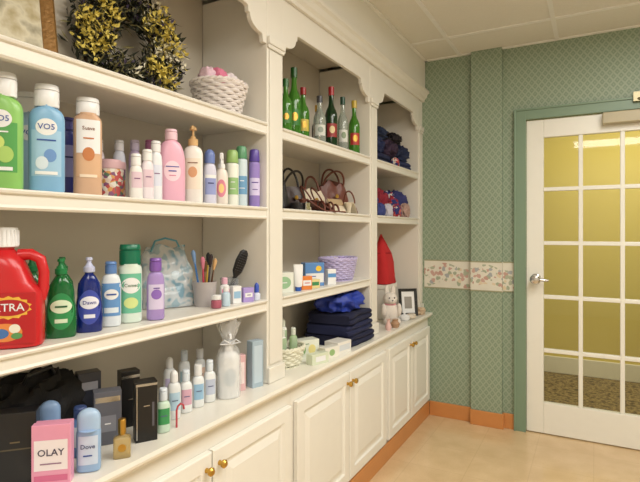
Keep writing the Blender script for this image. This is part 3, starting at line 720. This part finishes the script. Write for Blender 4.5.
bk = basket('wicker_basket', 'white wicker basket holding pink and white rolled cloths', (-1.205, 1.44, Z1), .072, .098, .12, mat((226, 218, 214), .6), rot=.2, kst=24)
for i, (dx, dy, cc, ll) in enumerate(((.02, -.035, (226, 130, 160), 'pink'), (-.03, 0, (236, 228, 230), 'white'), (.02, .035, (232, 222, 226), 'pale'), (.0, -.066, (232, 200, 214), 'pale pink'))):
    crumple('washcloth', ll + ' bundled washcloth in the wicker basket', 'washcloth', (-1.205 + dx, 1.44 + dy * .9, Z1 + .10), (.065, .062, .075), cloth(*cc), seed=i + 11, freq=1.6, amp=.25, group='washcloths in the wicker basket', sub=28)

# ---- counter bay 1 ----
ZC = .73
t = crumple('tote_bag', 'slumped black fabric bag', 'bag', (-1.30, .80, ZC), (.17, .26, .22), mat((16, 15, 17), .75, bump=.4, scale=200), seed=2, freq=2.4, amp=.3, part='bag_body')
M().tube([(0.03, -.05, .17), (.05, -.04, .215), (.05, .02, .225), (.03, .05, .18)], .006).obj('bag_strap', BLACK, t)
carton('perfume_box', 'black perfume gift box with small gold lettering', 'box', 1.175, .69, ZC, .165, .085, .045, mc(22, 22, 26), rot=-.75, fr=[('rect', 0, .5, .8, .02, mc(90, 80, 60))], tx=[('xxxx', 0, .6, .010, mc(110, 96, 70))])
carton('soap_box', 'pink and white soap carton', 'box', 1.100, .728, ZC, .138, .082, .034, mc(236, 160, 190), rot=-.85, fr=[('rect', 0, .5, .86, .5, mc(246, 236, 240)), ('rect', 0, .12, .86, .1, mc(216, 110, 150))], tx=[('OLAY', 0, .54, .022, mc(60, 50, 80)), ('beauty bar', 0, .36, .009, mc(150, 110, 140))])
bottle('deodorant_stick', 'light blue deodorant stick with oval cap', 'deodorant', 1.075, .803, ZC, .152, .055, .03, mc(150, 184, 224), 'dome', mc(170, 198, 230), ch=.05, p=2.6, nr=.024, sh=.004, nh=.002, cr=.0265, crd=.0145, cp=2.6, rot=-.8, labels=[('rect', 0, .36, .8, .45, mc(200, 216, 238))], texts=[('Dove', 0, .42, .015, DKBLUE), ('cool', 0, .28, .010, BLUE)])
bottle('deodorant_stick', 'white and blue deodorant stick', 'deodorant', 1.215, .795, ZC, .15, .052, .03, mc(214, 224, 238), 'dome', mc(140, 172, 214), ch=.05, p=2.6, nr=.023, sh=.004, nh=.002, cr=.025, crd=.0145, cp=2.6, rot=-.7, labels=[('rect', 0, .36, .8, .4, mc(90, 130, 200))])
bottle('lotion_bottle', 'small blue lotion bottle with dark cap', 'lotion bottle', 1.165, .845, ZC, .128, .044, .03, mc(110, 150, 204), 'flip', mc(60, 80, 130), ch=.025, nr=.014, cr=.016, rot=-.7, labels=[('rect', 0, .42, .8, .4, mc(220, 230, 240))], texts=[('spa', 0, .42, .010, BLUE)])
carton('perfume_box', 'grey perfume box with silver edge', 'box', 1.175, .935, ZC, .145, .07, .04, mc(96, 98, 108), rot=-.6, fr=[('rect', 0, .85, .9, .1, SILVER), ('rect', 0, .4, .6, .3, mc(130, 132, 142))], tx=[('MEN', 0, .4, .010, PW)])
carton('perfume_box', 'tall charcoal perfume box', 'box', 1.255, .935, ZC, .185, .06, .04, mc(60, 62, 72), rot=-.4, fr=[('rect', 0, .8, .7, .12, mc(170, 170, 180))])
carton('perfume_box', 'black perfume carton with silver band', 'box', 1.225, 1.05, ZC, .165, .055, .04, BLACK, rot=-.4, fr=[('rect', 0, .9, .98, .05, SILVER)], tx=[('xxxx', 0, .5, .008, SILVER)])
carton('perfume_box', 'glossy black perfume carton with silver edges', 'box', 1.10, 1.00, ZC, .165, .058, .04, BLACK, rot=-.55, fr=[('rect', 0, .95, .98, .04, SILVER), ('rect', -.44, .5, .04, .9, SILVER), ('rect', .3, .45, .1, .4, mc(90, 90, 100))], tx=[('xxxx', 0, .6, .008, SILVER)])
t = thing('perfume_bottle', 'small square glass perfume bottle with gold cap', 'perfume bottle', (-1.066, .893, ZC), -.7)
M().loft([(0, .019, .012, 8), (.002, .021, .014, 8), (.05, .021, .014, 8), (.054, .017, .011, 6), (.058, .007, .007, 2), (.062, .007, .007, 2)], 40).obj('body', mat((226, 200, 140), .05, trans=.6), t)
M().loft(cyl(.062, .098, .010), 24).loft(cyl(.058, .064, .009), 24).obj('cap', GOLD, t)
patch(proj_front(.014), 'oval', 0, .028, .02, .02, GOLD, t)
G = 'small white bottles on the counter'
for i, (dd, yy, hh, lc) in enumerate(((1.095, 1.062, .127, (60, 150, 90)), (1.142, 1.152, .15, (180, 210, 230)), (1.15, 1.212, .136, (214, 170, 190)), (1.15, 1.268, .140, (150, 190, 220)), (1.15, 1.325, .142, (190, 200, 220)), (1.26, 1.25, .155, (200, 190, 220)), (1.27, 1.33, .16, (170, 200, 210)), (1.27, 1.41, .15, (230, 200, 180)))):
    bottle('toiletry_bottle', 'small white toiletry bottle with ' + ('green' if i == 0 else 'pastel') + ' label', 'toiletry bottle', dd, yy, ZC, hh, .040, .032, mc(232, 236, 238) if i else mc(200, 224, 206), ('flip', 'dome', 'flip', 'screw')[i % 4], PW if i % 2 else mc(220, 230, 240), ch=.032, nr=.010, cr=.012, sh=.02, rot=-.6, labels=[('rect', 0, .38, .8, .36, mc(*lc))], texts=[('aloe', 0, .4, .009, mc(90, 100, 140))], group=G)
t = thing('candy_cane_ornament', 'red and white ribbon tag beside the small bottles', 'ornament', (-1.085, 1.105, ZC), -.5)
M().tube([(0, 0, 0), (0, 0, .05), (0, .004, .062), (0, .012, .068), (0, .02, .062), (0, .022, .05)], .003, 10).obj('cane', mc(190, 70, 80), t)
# wrapped dispenser
t = thing('soap_dispenser', 'white pump soap dispenser wrapped in clear film with ribbon', 'soap dispenser', (-1.125, 1.395, ZC), -.7)
ds = bsecs(.17, .075, .06, 2.4, .014, .03, .01)
M().loft(ds, 36).obj('body', mc(232, 234, 234), t)
mkcap('pump', .165, .06, .016, PW, t)
m = M()
zs_ = [(0.002, .042, .035), (.05, .044, .037), (.10, .044, .036), (.14, .041, .034), (.165, .034, .03), (.19, .018, .016), (.21, .022, .02), (.225, .03, .024), (.245, .036, .028), (.27, .044, .03)]
vs = []; fs = []; n = 48
for z_, ru, rd in zs_:
    for i in range(n):
        a = 2 * math.pi * i / n; kq = 1 + .07 * math.sin(9 * a + z_ * 40) * min(1, z_ / .12)
        vs.append((rd * kq * math.cos(a), ru * kq * math.sin(a), z_ + (.010 * math.sin(5 * a) if z_ > .26 else 0)))
for j in range(len(zs_) - 1):
    for i in range(n): fs.append((j * n + i, j * n + (i + 1) % n, (j + 1) * n + (i + 1) % n, (j + 1) * n + i))
m.add(vs, fs).obj('film_wrap', mat((246, 248, 250), .15, var=.02, alpha=.28), t)
M().tube([(.019 * math.cos(a), .020 * math.sin(a), .19) for a in [i * math.pi / 8 for i in range(16)]], .003, closed=True).tube([(.02, 0, .19), (.03, .02, .205), (.03, .035, .195), (.022, .005, .188), (.03, -.02, .205), (.03, -.035, .192), (.022, 0, .188)], .003).obj('ribbon', mc(220, 222, 226), t)
patch(proj_secs(ds), 'oval', 0, .075, .045, .06, mc(196, 206, 212), t)
carton('cosmetic_box', 'slim pink cosmetic carton', 'box', 1.135, 1.476, ZC, .13, .03, .026, mc(222, 180, 184), fr=[('rect', 0, .5, .6, .6, mc(240, 225, 225))], rot=-.5)
carton('clear_gift_box', 'tall translucent pale blue gift box', 'box', 1.115, 1.538, ZC, .172, .05, .036, mat((176, 198, 214), .15, trans=.1), fr=[('rect', 0, .5, .7, .8, mc(190, 208, 222))], rot=-.3)

# ---- bay 2 glass bottles ----
G = 'decorative glass bottles on the top shelf'
def wine(label, d, y, h, r, gm_, lab, capc, lab2=None):
    t = thing('glass_bottle', label, 'glass bottle', (-d, y, Z1), -.9, G)
    s = [(0, r * .9, r * .9, 2), (.003, r, r, 2), (h * .5, r, r, 2), (h * .56, r * .96, r * .96, 2), (h * .62, r * .78, r * .78, 2), (h * .68, r * .5, r * .5, 2), (h * .74, r * .38, r * .38, 2), (h * .93, r * .36, r * .36, 2), (h * .935, r * .44, r * .44, 2), (h * .97, r * .44, r * .44, 2), (h * .975, r * .36, r * .36, 2), (h * .98, r * .36, r * .36, 2)]
    M().loft(s, 32).obj('body', gm_, t)
    M().loft(cyl(h * .86, h, r * .47, b=.001), 20).obj('cap', capc, t)
    pj = proj_secs(s)
    patch(pj, 'rect', 0, h * .28, r * 1.6, h * .22, lab, t)
    patch(pj, 'oval', 0, h * .29, r * .9, h * .12, lab2 or GOLD, t, off=.001)
    return t
GG = mat((80, 150, 50), .06, trans=.45); GD = mat((24, 60, 30), .08, trans=.3); GC = mat((206, 216, 208), .05, trans=.7); GA = mat((60, 26, 22), .08, trans=.2)
wine('small green glass bottle', 1.14, 1.79, .228, .027, GG, mc(60, 120, 50), mc(40, 100, 40))
wine('tall green wine bottle', 1.17, 1.905, .312, .032, GG, mc(50, 120, 40), mc(30, 80, 30))
wine('green wine bottle with gold seal', 1.17, 1.985, .245, .029, GG, mc(200, 180, 80), mc(150, 30, 30))
wine('clear glass bottle with pale label', 1.15, 2.105, .232, .030, GC, mc(210, 212, 206), mc(60, 60, 66), mc(150, 160, 150))
wine('tall dark bottle with red cap', 1.15, 2.225, .305, .031, GD, mc(150, 50, 50), mc(160, 30, 36), mc(220, 200, 150))
wine('clear bottle with dark cap', 1.15, 2.355, .285, .028, GC, mc(214, 216, 210), mc(30, 70, 50), mc(130, 150, 120))
wine('green bottle with red and gold label', 1.14, 2.475, .292, .031, GG, mc(176, 50, 50), mc(196, 170, 60))
wine('pale frosted bottle behind the green ones', 1.28, 2.16, .22, .032, GC, mc(220, 214, 200), mc(180, 40, 40))
wine('amber bottle at the back of the shelf', 1.28, 2.32, .25, .03, GA, mc(210, 180, 110), GOLD)
wine('dark green bottle at the back of the shelf', 1.29, 2.02, .24, .03, GD, mc(200, 190, 150), mc(40, 50, 90))

# ---- handbags and sandals bay 2 shelf 2 ----
def handbag(label, d, y, z, wy, h, dx, mt, hm, rot, tiltx=0, handle=.09, arcs=2):
    t = thing('handbag', label, 'handbag', (-d, y, z), 0, 'handbags on the middle shelf', tilt=(R(tiltx), 0, rot))
    s = [(0, wy * .46, dx * .42, 3), (.006, wy * .5, dx * .5, 3)]
    for i in range(1, 11):
        f = i / 10; s.append((h * f, wy * (.5 - .13 * f * f), dx * (.5 - .36 * f ** 1.6), 3))
    m = M().loft(s, 64)
    sd = y * 7
    def slouch(v):
        x, y_, z_ = v; f = z_ / h
        return (x * (1 + .28 * noise.noise(Vector((y_ * 26 + sd, z_ * 22, 1)))), y_ + .012 * f * noise.noise(Vector((sd, z_ * 20, x * 10))), z_ * (1 + .16 * f * noise.noise(Vector((y_ * 22, sd, 2)))))
    m.v = [slouch(v) for v in m.v]
    m.obj('bag_body', mt, t)
    for k in range(arcs):
        xo = (k - .5) * dx * .25 if arcs > 1 else 0; le = (k - .3) * .05
        M().tube([(xo + le * math.sin(a), wy * (.28 + .03 * k) * math.cos(a), h * .93 + handle * (1 - .18 * k) * math.sin(a)) for a in [math.pi * i / 18 for i in range(19)]], .0055, 8).obj('handle', hm, t)
    M().loft(cyl(0, .005, .011), 20, m=Matrix.Translation((dx * .5, 0, h * .57)) @ Matrix.Rotation(R(90), 4, 'Y')).obj('clasp', GOLD, t)
    return t
LB = mat((104, 54, 40), .4, bump=.3, scale=120); LK = mat((26, 22, 24), .4, bump=.3, scale=120); LT = mat((214, 202, 178), .6, bump=.3, scale=120)
handbag('small black leather handbag with arched handles', 1.25, 1.83, Z2, .19, .12, .09, LK, LK, -.5, handle=.11)
handbag('dark brown handbag with thin handles', 1.28, 2.06, Z2, .18, .12, .08, mat((50, 32, 30), .4), LK, -.4, handle=.10)
handbag('brown leather handbag with tall handles', 1.26, 2.45, Z2, .21, .17, .09, LB, LB, -.5, handle=.09)
handbag('cream fabric purse with brown handle', 1.28, 2.265, Z2, .16, .12, .07, LT, LB, -.4, handle=.08, arcs=1)
def sandal(label, d, y, rot, mt_, st):
    t = thing('sandal', label, 'sandal', (-d, y, Z2 + .001), rot, 'sandals on the middle shelf')
    m = M(); L = .19; N_ = 14; vs = []
    def hz(f): return .052 * max(0, min(1, (f - .35) / .5)) ** 1.3
    for i in range(N_ + 1):
        f = i / N_; wd = .022 + .012 * math.sin(math.pi * (1 - f) * .8); x = L * (.5 - f)
        for (yy, zz2) in ((-wd, 0), (wd, 0), (wd, .006), (-wd, .006)): vs.append((x, yy, hz(f) + zz2))
    fs = []
    for i in range(N_):
        for k2 in range(4):
            j2 = (k2 + 1) % 4; fs.append((i * 4 + k2, i * 4 + j2, i * 4 + 4 + j2, i * 4 + 4 + k2))
    fs += [(0, 1, 2, 3), tuple(N_ * 4 + i for i in range(4))]
    m.add(vs, fs).loft([(0, .009, .009, 3), (.03, .012, .012, 3), (.053, .02, .018, 3)], 20, (-.078, 0, 0)); m.obj('sole', mt_, t, ang=40)
    m = M()
    for xc, hh, zb in ((.05, .035, .004), (.02, .042, .008)): m.tube([(xc, .031 * math.cos(a), zb + hh * math.sin(a)) for a in [math.pi * i / 12 for i in range(13)]], .005, 8)
    m.tube([(-.05 - .04 * math.sin(a), .028 * math.cos(a), .055 + .06 * math.sin(a)) for a in [math.pi * i / 14 for i in range(15)]], .004, 8)
    m.obj('straps', st, t); return t
sandal('brown leather sandal with low heel', 1.145, 2.08, 1.0, LB, LB)
sandal('brown leather sandal with low heel', 1.15, 2.18, 1.1, LB, LB)
sandal('cream heeled sandal with brown straps', 1.15, 2.45, 1.9, LT, LB)
t = thing('wallet', 'cream wallet leaning forward on the shelf', 'wallet', (-1.15, 2.32, Z2 + .001), 0, tilt=(0, R(-34), -.35))
M().box(-.006, .006, -.05, .05, 0.004, .085).obj('wallet_body', LT, t, smooth=False, bevel=.003)
M().box(.006, .009, -.05, .05, .045, .085).obj('flap', mat((180, 156, 120), .6), t, smooth=False, bevel=.001)
t = thing('belt', 'coiled black leather belt', 'belt', (-1.135, 1.885, Z2), 0)
m = M(); pts = []
for i in range(60):
    a = i / 59 * 5 * math.pi; r_ = .014 + .0018 * a; pts.append((r_ * math.cos(a), r_ * math.sin(a)))
for i in range(59):
    (x1, y1), (x2, y2) = pts[i], pts[i + 1]; L = math.hypot(x1, y1); nx, ny = x1 / L * .0025, y1 / L * .0025; L2 = math.hypot(x2, y2); mx_, my_ = x2 / L2 * .0025, y2 / L2 * .0025
    m.add([(x1, y1, 0), (x2, y2, 0), (x2 + mx_, y2 + my_, 0), (x1 + nx, y1 + ny, 0), (x1, y1, .032), (x2, y2, .032), (x2 + mx_, y2 + my_, .032), (x1 + nx, y1 + ny, .032)], [(3,2,1,0),(4,5,6,7),(0,1,5,4),(2,3,7,6)])
m.obj('strap', LK, t)
M().box(.042, .050, -.018, .018, 0, .034).obj('buckle', SILVER, t, smooth=False, bevel=.002)

# ---- bay 2 shelf 3 ----
carton('tissue_box', 'white and green tissue packet', 'box', 1.17, 1.80, Z3, .085, .09, .06, mc(226, 230, 220), rot=-.5, fr=[('oval', 0, .5, .7, .6, mc(150, 190, 150))], tx=[('soft', 0, .5, .012, PW)])
t = thing('toothpaste_tube', 'white toothpaste tube standing on its cap', 'tube', (-1.13, 1.875, Z3), -.7)
M().loft([(.018, .014, .014, 2), (.022, .018, .016, 2), (.08, .021, .008, 2.4), (.115, .022, .002, 3)], 28).obj('tube_body', PW, t)
M().loft(cyl(0, .02, .013), 20).obj('cap', mc(40, 90, 180), t)
carton('medicine_box', 'small orange and white carton', 'box', 1.13, 1.94, Z3, .06, .05, .03, mc(224, 130, 60), rot=-.6, fr=[('rect', 0, .5, .8, .4, PW)], tx=[('vit C', 0, .5, .010, RED)])
carton('medicine_box', 'pale yellow carton lying on its side', 'box', 1.135, 2.01, Z3, .04, .06, .035, mc(226, 210, 150), rot=-.5, fr=[('rect', 0, .5, .8, .4, mc(60, 140, 90))])
carton('bandage_box', 'blue and white carton', 'box', 1.18, 2.09, Z3, .11, .10, .05, mc(90, 140, 200), rot=-.6, fr=[('rect', 0, .35, .94, .4, PW), ('oval', .2, .75, .3, .24, mc(240, 200, 60))], tx=[('xxxxx', -.1, .42, .012, BLUE), ('xxx', -.1, .27, .012, RED)])
carton('cosmetic_box', 'small white carton with blue stripe', 'box', 1.13, 2.18, Z3, .075, .045, .03, PW, rot=-.6, fr=[('rect', 0, .6, .95, .25, mc(90, 150, 210))])
basket('plastic_basket', 'lavender woven plastic basket', (-1.20, 2.40, Z3), .10, .128, .115, mat((190, 180, 220), .35), rows=9, kst=28, ratio=.7)
for i, (dx, dy, cc) in enumerate(((0, -.04, (236, 230, 240)), (.01, .03, (170, 150, 210)), (-.02, 0, (220, 210, 230)))):
    crumple('sachet', 'small pastel sachet inside the lavender basket', 'sachet', (-1.20 + dx, 2.40 + dy, Z3 + .07), (.05, .06, .055), cloth(*cc), seed=i + 30, freq=1.6, amp=.2, group='sachets in the lavender basket', sub=28)

# ---- counter bay 2 ----
t = basket('gift_basket', 'cream woven gift basket of bath products', (-1.17, 1.84, ZC), .074, .096, .08, mat((226, 224, 204), .6), rows=6, kst=22, ratio=.72)
for i, (dx, dy, hh, cc, kind) in enumerate(((.01, -.045, .16, (236, 238, 232), 'flip'), (-.02, .005, .19, (236, 238, 234), 'dome'), (.012, .04, .15, (170, 196, 150), 'flip'), (-.03, -.035, .175, (228, 230, 224), 'flip'))):
    bottle('bath_bottle', 'small pale bath product bottle in the gift basket', 'bath bottle', 1.17 - dx, 1.84 + dy, ZC + .008, hh, .036, .028, mc(*cc), kind, mc(220, 226, 214), ch=.028, nr=.009, cr=.011, sh=.015, labels=[('rect', 0, .6, .8, .3, mc(170, 194, 160))], group='bath bottles in the gift basket')
carton('soap_box', 'white and green soap gift set box', 'box', 1.17, 1.99, ZC, .085, .13, .06, mc(232, 236, 222), rot=-.5, fr=[('oval', -.2, .5, .3, .5, mc(140, 180, 120)), ('oval', .2, .5, .3, .5, mc(236, 224, 150))], tx=[('bath', 0, .8, .010, mc(90, 130, 90))])
carton('soap_box', 'flat pale green soap carton', 'box', 1.070, 1.94, ZC, .045, .10, .04, mc(216, 224, 200), rot=-.3, fr=[('rect', 0, .5, .6, .5, PW)])
carton('soap_box', 'small white soap carton with green leaf', 'box', 1.075, 2.055, ZC, .05, .09, .045, mc(236, 234, 224), rot=-.3, fr=[('oval', 0, .5, .4, .6, mc(150, 184, 124))])
carton('tissue_box', 'white tissue box lying flat', 'box', 1.085, 2.17, ZC, .055, .11, .08, mc(238, 236, 230), rot=-.15, fr=[('rect', 0, .5, .8, .5, mc(214, 220, 226))])
NAVY = cloth(24, 28, 58); G = 'folded navy trousers on the counter'
for i in range(3):
    folded('folded navy blue trousers in a stack', 'trousers', (-1.185, 2.405, ZC + .055 * i), .31 - .01 * i, .28 - .012 * i, .0545, NAVY if i != 1 else cloth(28, 34, 70), 2, seed=i * 3 + 1, rot=.03 * i - .02, group=G)
crumple('drawstring_bag', 'shiny royal blue fabric bag on the folded trousers', 'bag', (-1.185, 2.39, ZC + .166), (.22, .30, .11), mat((36, 60, 160), .5, bump=.3, scale=60), seed=8, freq=1.8, amp=.24, part='bag_body')

# ---- counter bay 3 ----
t = thing('storage_box', 'plain white lidded storage box', 'box', (-1.27, 3.17, ZC), 0)
M().box(-.08, .08, -.10, .10, 0, .2).obj('box_body', mc(226, 222, 214), t, smooth=False, bevel=.004)
M().box(-.085, .085, -.105, .105, .2, .228).obj('lid', mc(236, 232, 224), t, smooth=False, bevel=.004)
t = thing('gift_sack', 'red cloth sack with a peaked top standing on the storage box', 'sack', (-1.25, 3.17, ZC + .229), 0)
hs = [(0, .085, .065, 3.5), (.006, .092, .072, 3.5), (.06, .092, .07, 3.4), (.14, .088, .062, 3.2), (.20, .080, .050, 3), (.24, .06, .034, 2.6, -.008), (.28, .036, .022, 2.4, -.018), (.315, .014, .010, 2, -.026), (.33, .004, .004, 2, -.028)]
m = M().loft(hs, 40)
m.v = [(x * (1 + .2 * noise.noise(Vector((y * 22, z * 14, 4)))), y * (1 + .1 * noise.noise(Vector((z * 18, x * 8, 2)))), z) for x, y, z in m.v]
m.obj('sack_body', cloth(192, 40, 44), t)
M().tube([(.052 * math.cos(a), .081 * math.sin(a), .205) for a in [i * math.pi / 16 for i in range(32)]], .004, closed=True).obj('sack_cord', cloth(160, 26, 32), t)
t = thing('plush_rabbit', 'white plush rabbit sitting on the counter', 'plush toy', (-1.13, 2.99, ZC), -.9)
PL = mat((230, 222, 214), .95, bump=.8, scale=220)
m = M().sphere((0, 0, .07), (.05, .055, .07)).sphere((.005, 0, .155), (.042, .045, .042)).sphere((.045, -.035, .02), (.035, .02, .02)).sphere((.045, .035, .02), (.035, .02, .02))
m.sphere((.03, -.05, .09), (.02, .016, .04)).sphere((.03, .05, .09), (.02, .016, .04)).sphere((-.005, -.02, .205), (.008, .014, .036)).sphere((-.005, .022, .202), (.008, .014, .036)).sphere((.038, 0, .145), (.02, .024, .017))
m.obj('plush_body', PL, t)
M().sphere((.043, -.017, .165), .0045, 10, 6).sphere((.043, .017, .165), .0045, 10, 6).sphere((.058, 0, .15), (.004, .006, .004), 10, 6).obj('eyes_and_nose', BLACK, t)
M().tube([(.03 * math.cos(a) + .004, .033 * math.sin(a), .122) for a in [i * math.pi / 8 for i in range(16)]], .006, closed=True).obj('neck_ribbon', mc(214, 150, 160), t)
t = thing('picture_frame', 'small black tabletop picture frame with white mat', 'picture frame', (-1.115, 3.31, ZC + .001), 0, tilt=(0, R(-10), R(-52)))
raised(M(), 0, -.065, .065, 0, .185, [(0, 0), (0, .01), (.004, .014), (.018, .012), (.020, .004), (.020, .002)]).obj('frame_moulding', BLACK, t, smooth=False)
M().box(.0025, .004, -.045, .045, .02, .165).obj('photo_mat', PW, t, smooth=False)
M().box(.004, .005, -.026, .026, .05, .13).obj('picture', mc(150, 146, 140), t, smooth=False)
M().box(-.05, 0, -.015, .015, 0.012, .016).obj('easel_leg', BLACK, t, smooth=False)
t = thing('trinket_dish', 'small white ceramic dish with lid', 'dish', (-1.08, 3.12, ZC), 0)
M().loft([(0, .02, .02, 2), (.012, .034, .034, 2), (.028, .036, .036, 2)], 28).obj('dish_body', PW, t)
M().loft([(.028, .037, .037, 2), (.036, .028, .028, 2), (.042, .006, .006, 2), (.05, .007, .007, 2), (.054, .004, .004, 2)], 28).obj('lid', PW, t)
crumple('lace_cloth', 'small heap of cream lace by the frame', 'cloth', (-1.068, 3.215, ZC), (.06, .09, .035), cloth(226, 214, 196), seed=17, freq=2.4, amp=.35, sub=36)
crumple('lace_cloth', 'small heap of cream lace by the wall', 'cloth', (-1.068, 3.42, ZC), (.06, .11, .05), cloth(214, 190, 160), seed=19, freq=2.4, amp=.35, sub=36)
t = thing('figurine', 'small pink bud vase figurine', 'figurine', (-1.06, 2.78, ZC), 0)
M().loft([(0, .014, .014, 2), (.006, .016, .016, 2), (.02, .02, .02, 2), (.04, .012, .012, 2), (.055, .009, .009, 2), (.065, .014, .014, 2)], 24).obj('vase_body', mc(224, 186, 180), t)
t = thing('figurine', 'small brown squat vase figurine', 'figurine', (-1.055, 2.88, ZC), 0)
M().loft([(0, .02, .02, 2), (.006, .024, .024, 2), (.025, .028, .028, 2), (.04, .016, .016, 2), (.05, .020, .020, 2)], 24).obj('vase_body', mc(176, 140, 110), t)

# ---- bay 3 clothing ----
pr = NT('mixed_print_fabric'); vo = pr.nt.nodes.new('ShaderNodeTexVoronoi'); vo.inputs['Scale'].default_value = 34
pr.nt.links.new(pr.g.outputs['Position'], vo.inputs['Vector']); sp = pr.nt.nodes.new('ShaderNodeSeparateColor'); pr.nt.links.new(vo.outputs['Color'], sp.inputs[0])
pr.col(pr.ramp(sp.outputs[0], [(0, (160, 40, 56)), (.25, (40, 50, 110)), (.5, (220, 214, 208)), (.66, (60, 80, 140)), (.8, (120, 70, 120)), (.9, (200, 100, 90))], True), .9); PRINT = pr.m
G = 'clothing on the upper shelf'
for i, (x, y, z, sy, sx, h, mt, ll) in enumerate(((-1.24, 2.86, Z1, .28, .24, .06, cloth(26, 34, 70), 'navy'), (-1.24, 3.24, Z1, .30, .24, .06, cloth(44, 52, 92), 'slate blue'))):
    folded(ll + ' folded shirt on the shelf', 'shirt', (x, y, z), sy, sx, h, mt, 2, seed=i * 5 + 2, group=G)
G = 'crumpled clothing piled on the upper shelf'
for i, (x, y, z, sz, cc, ll) in enumerate(((-1.22, 2.83, .062, (.20, .17, .11), (34, 44, 84), 'navy'), (-1.22, 3.05, .062, (.20, .17, .12), (60, 44, 66), 'plum'), (-1.22, 3.28, .062, (.20, .19, .12), (40, 50, 80), 'slate'), (-1.23, 2.93, .165, (.17, .20, .08), (36, 48, 76), 'dark teal'), (-1.23, 3.20, .17, (.17, .19, .08), (40, 34, 40), 'black'))):
    crumple('crumpled_shirt', ll + ' shirt crumpled on the pile', 'shirt', (x, y, Z1 + z), sz, cloth(*cc), seed=21 + i, amp=.38, freq=2.8, group=G)
crumple('scarf', 'pale printed scarf draped at the shelf edge', 'scarf', (-1.12, 3.06, Z1), (.04, .09, .06), PRINT, seed=29, amp=.35, freq=2.6, sub=32)
G = 'clothing on the middle shelf'
for i, (x, y, z, sx, sy, h, mt, ll) in enumerate(((-1.25, 2.80, 0, .20, .17, .17, PRINT, 'multicoloured printed'), (-1.25, 2.99, 0, .20, .16, .19, cloth(150, 44, 60), 'red'), (-1.25, 3.17, 0, .20, .15, .18, PRINT, 'multicoloured printed'), (-1.25, 3.34, 0, .20, .16, .20, cloth(60, 64, 120), 'blue'), (-1.122, 2.80, 0, .05, .10, .08, cloth(60, 70, 130), 'dark blue'), (-1.122, 2.93, 0, .05, .10, .08, cloth(200, 196, 208), 'white'), (-1.122, 3.08, 0, .05, .11, .08, PRINT, 'multicoloured printed'), (-1.122, 3.25, 0, .05, .12, .10, cloth(180, 150, 140), 'tan'))):
    crumple('scarf', ll + ' scarf bundled on the shelf', 'scarf', (x, y, Z2 + z), (sx, sy, h), mt, seed=40 + i, amp=.36, freq=2.6, group=G, sub=40)

# ---------- lights ----------
def area(name, loc, sx, sy, e, col, rot=(0, 0, 0)):
    l = bpy.data.lights.new(name, 'AREA'); l.shape = 'RECTANGLE'; l.size = sx; l.size_y = sy; l.energy = e; l.color = col
    o = bpy.data.objects.new(name, l); o.location = loc; o.rotation_euler = rot; COL.objects.link(o); return o
WARM = (1, .965, .90)
area('ceiling_light', (.45, .9, CZ - .03), 1.1, 1.1, 31, WARM)
area('ceiling_light', (.45, 2.1, CZ - .03), .6, 1.1, 25, WARM)
area('ceiling_light', (.3, -.7, CZ - .03), 1.1, .6, 20, WARM)
area('hallway_light', (.6, 4.3, CZ - .03), 2.0, .6, 34, (1, .94, .80))

wd = bpy.data.worlds.new('World'); S.world = wd; wd.use_nodes = True
wd.node_tree.nodes['Background'].inputs[0].default_value = (.8, .85, .9, 1); wd.node_tree.nodes['Background'].inputs[1].default_value = .3

# ---------- camera ----------
cd = bpy.data.cameras.new('camera'); cam = bpy.data.objects.new('camera', cd); COL.objects.link(cam)
cd.sensor_width = 36; cd.lens = 36 * 504 / 640; cd.shift_y = -10 / 640; cd.clip_start = .02
cam.location = (0, 0, 1.31); cam.rotation_euler = (R(90), 0, R(28.6)); S.camera = cam
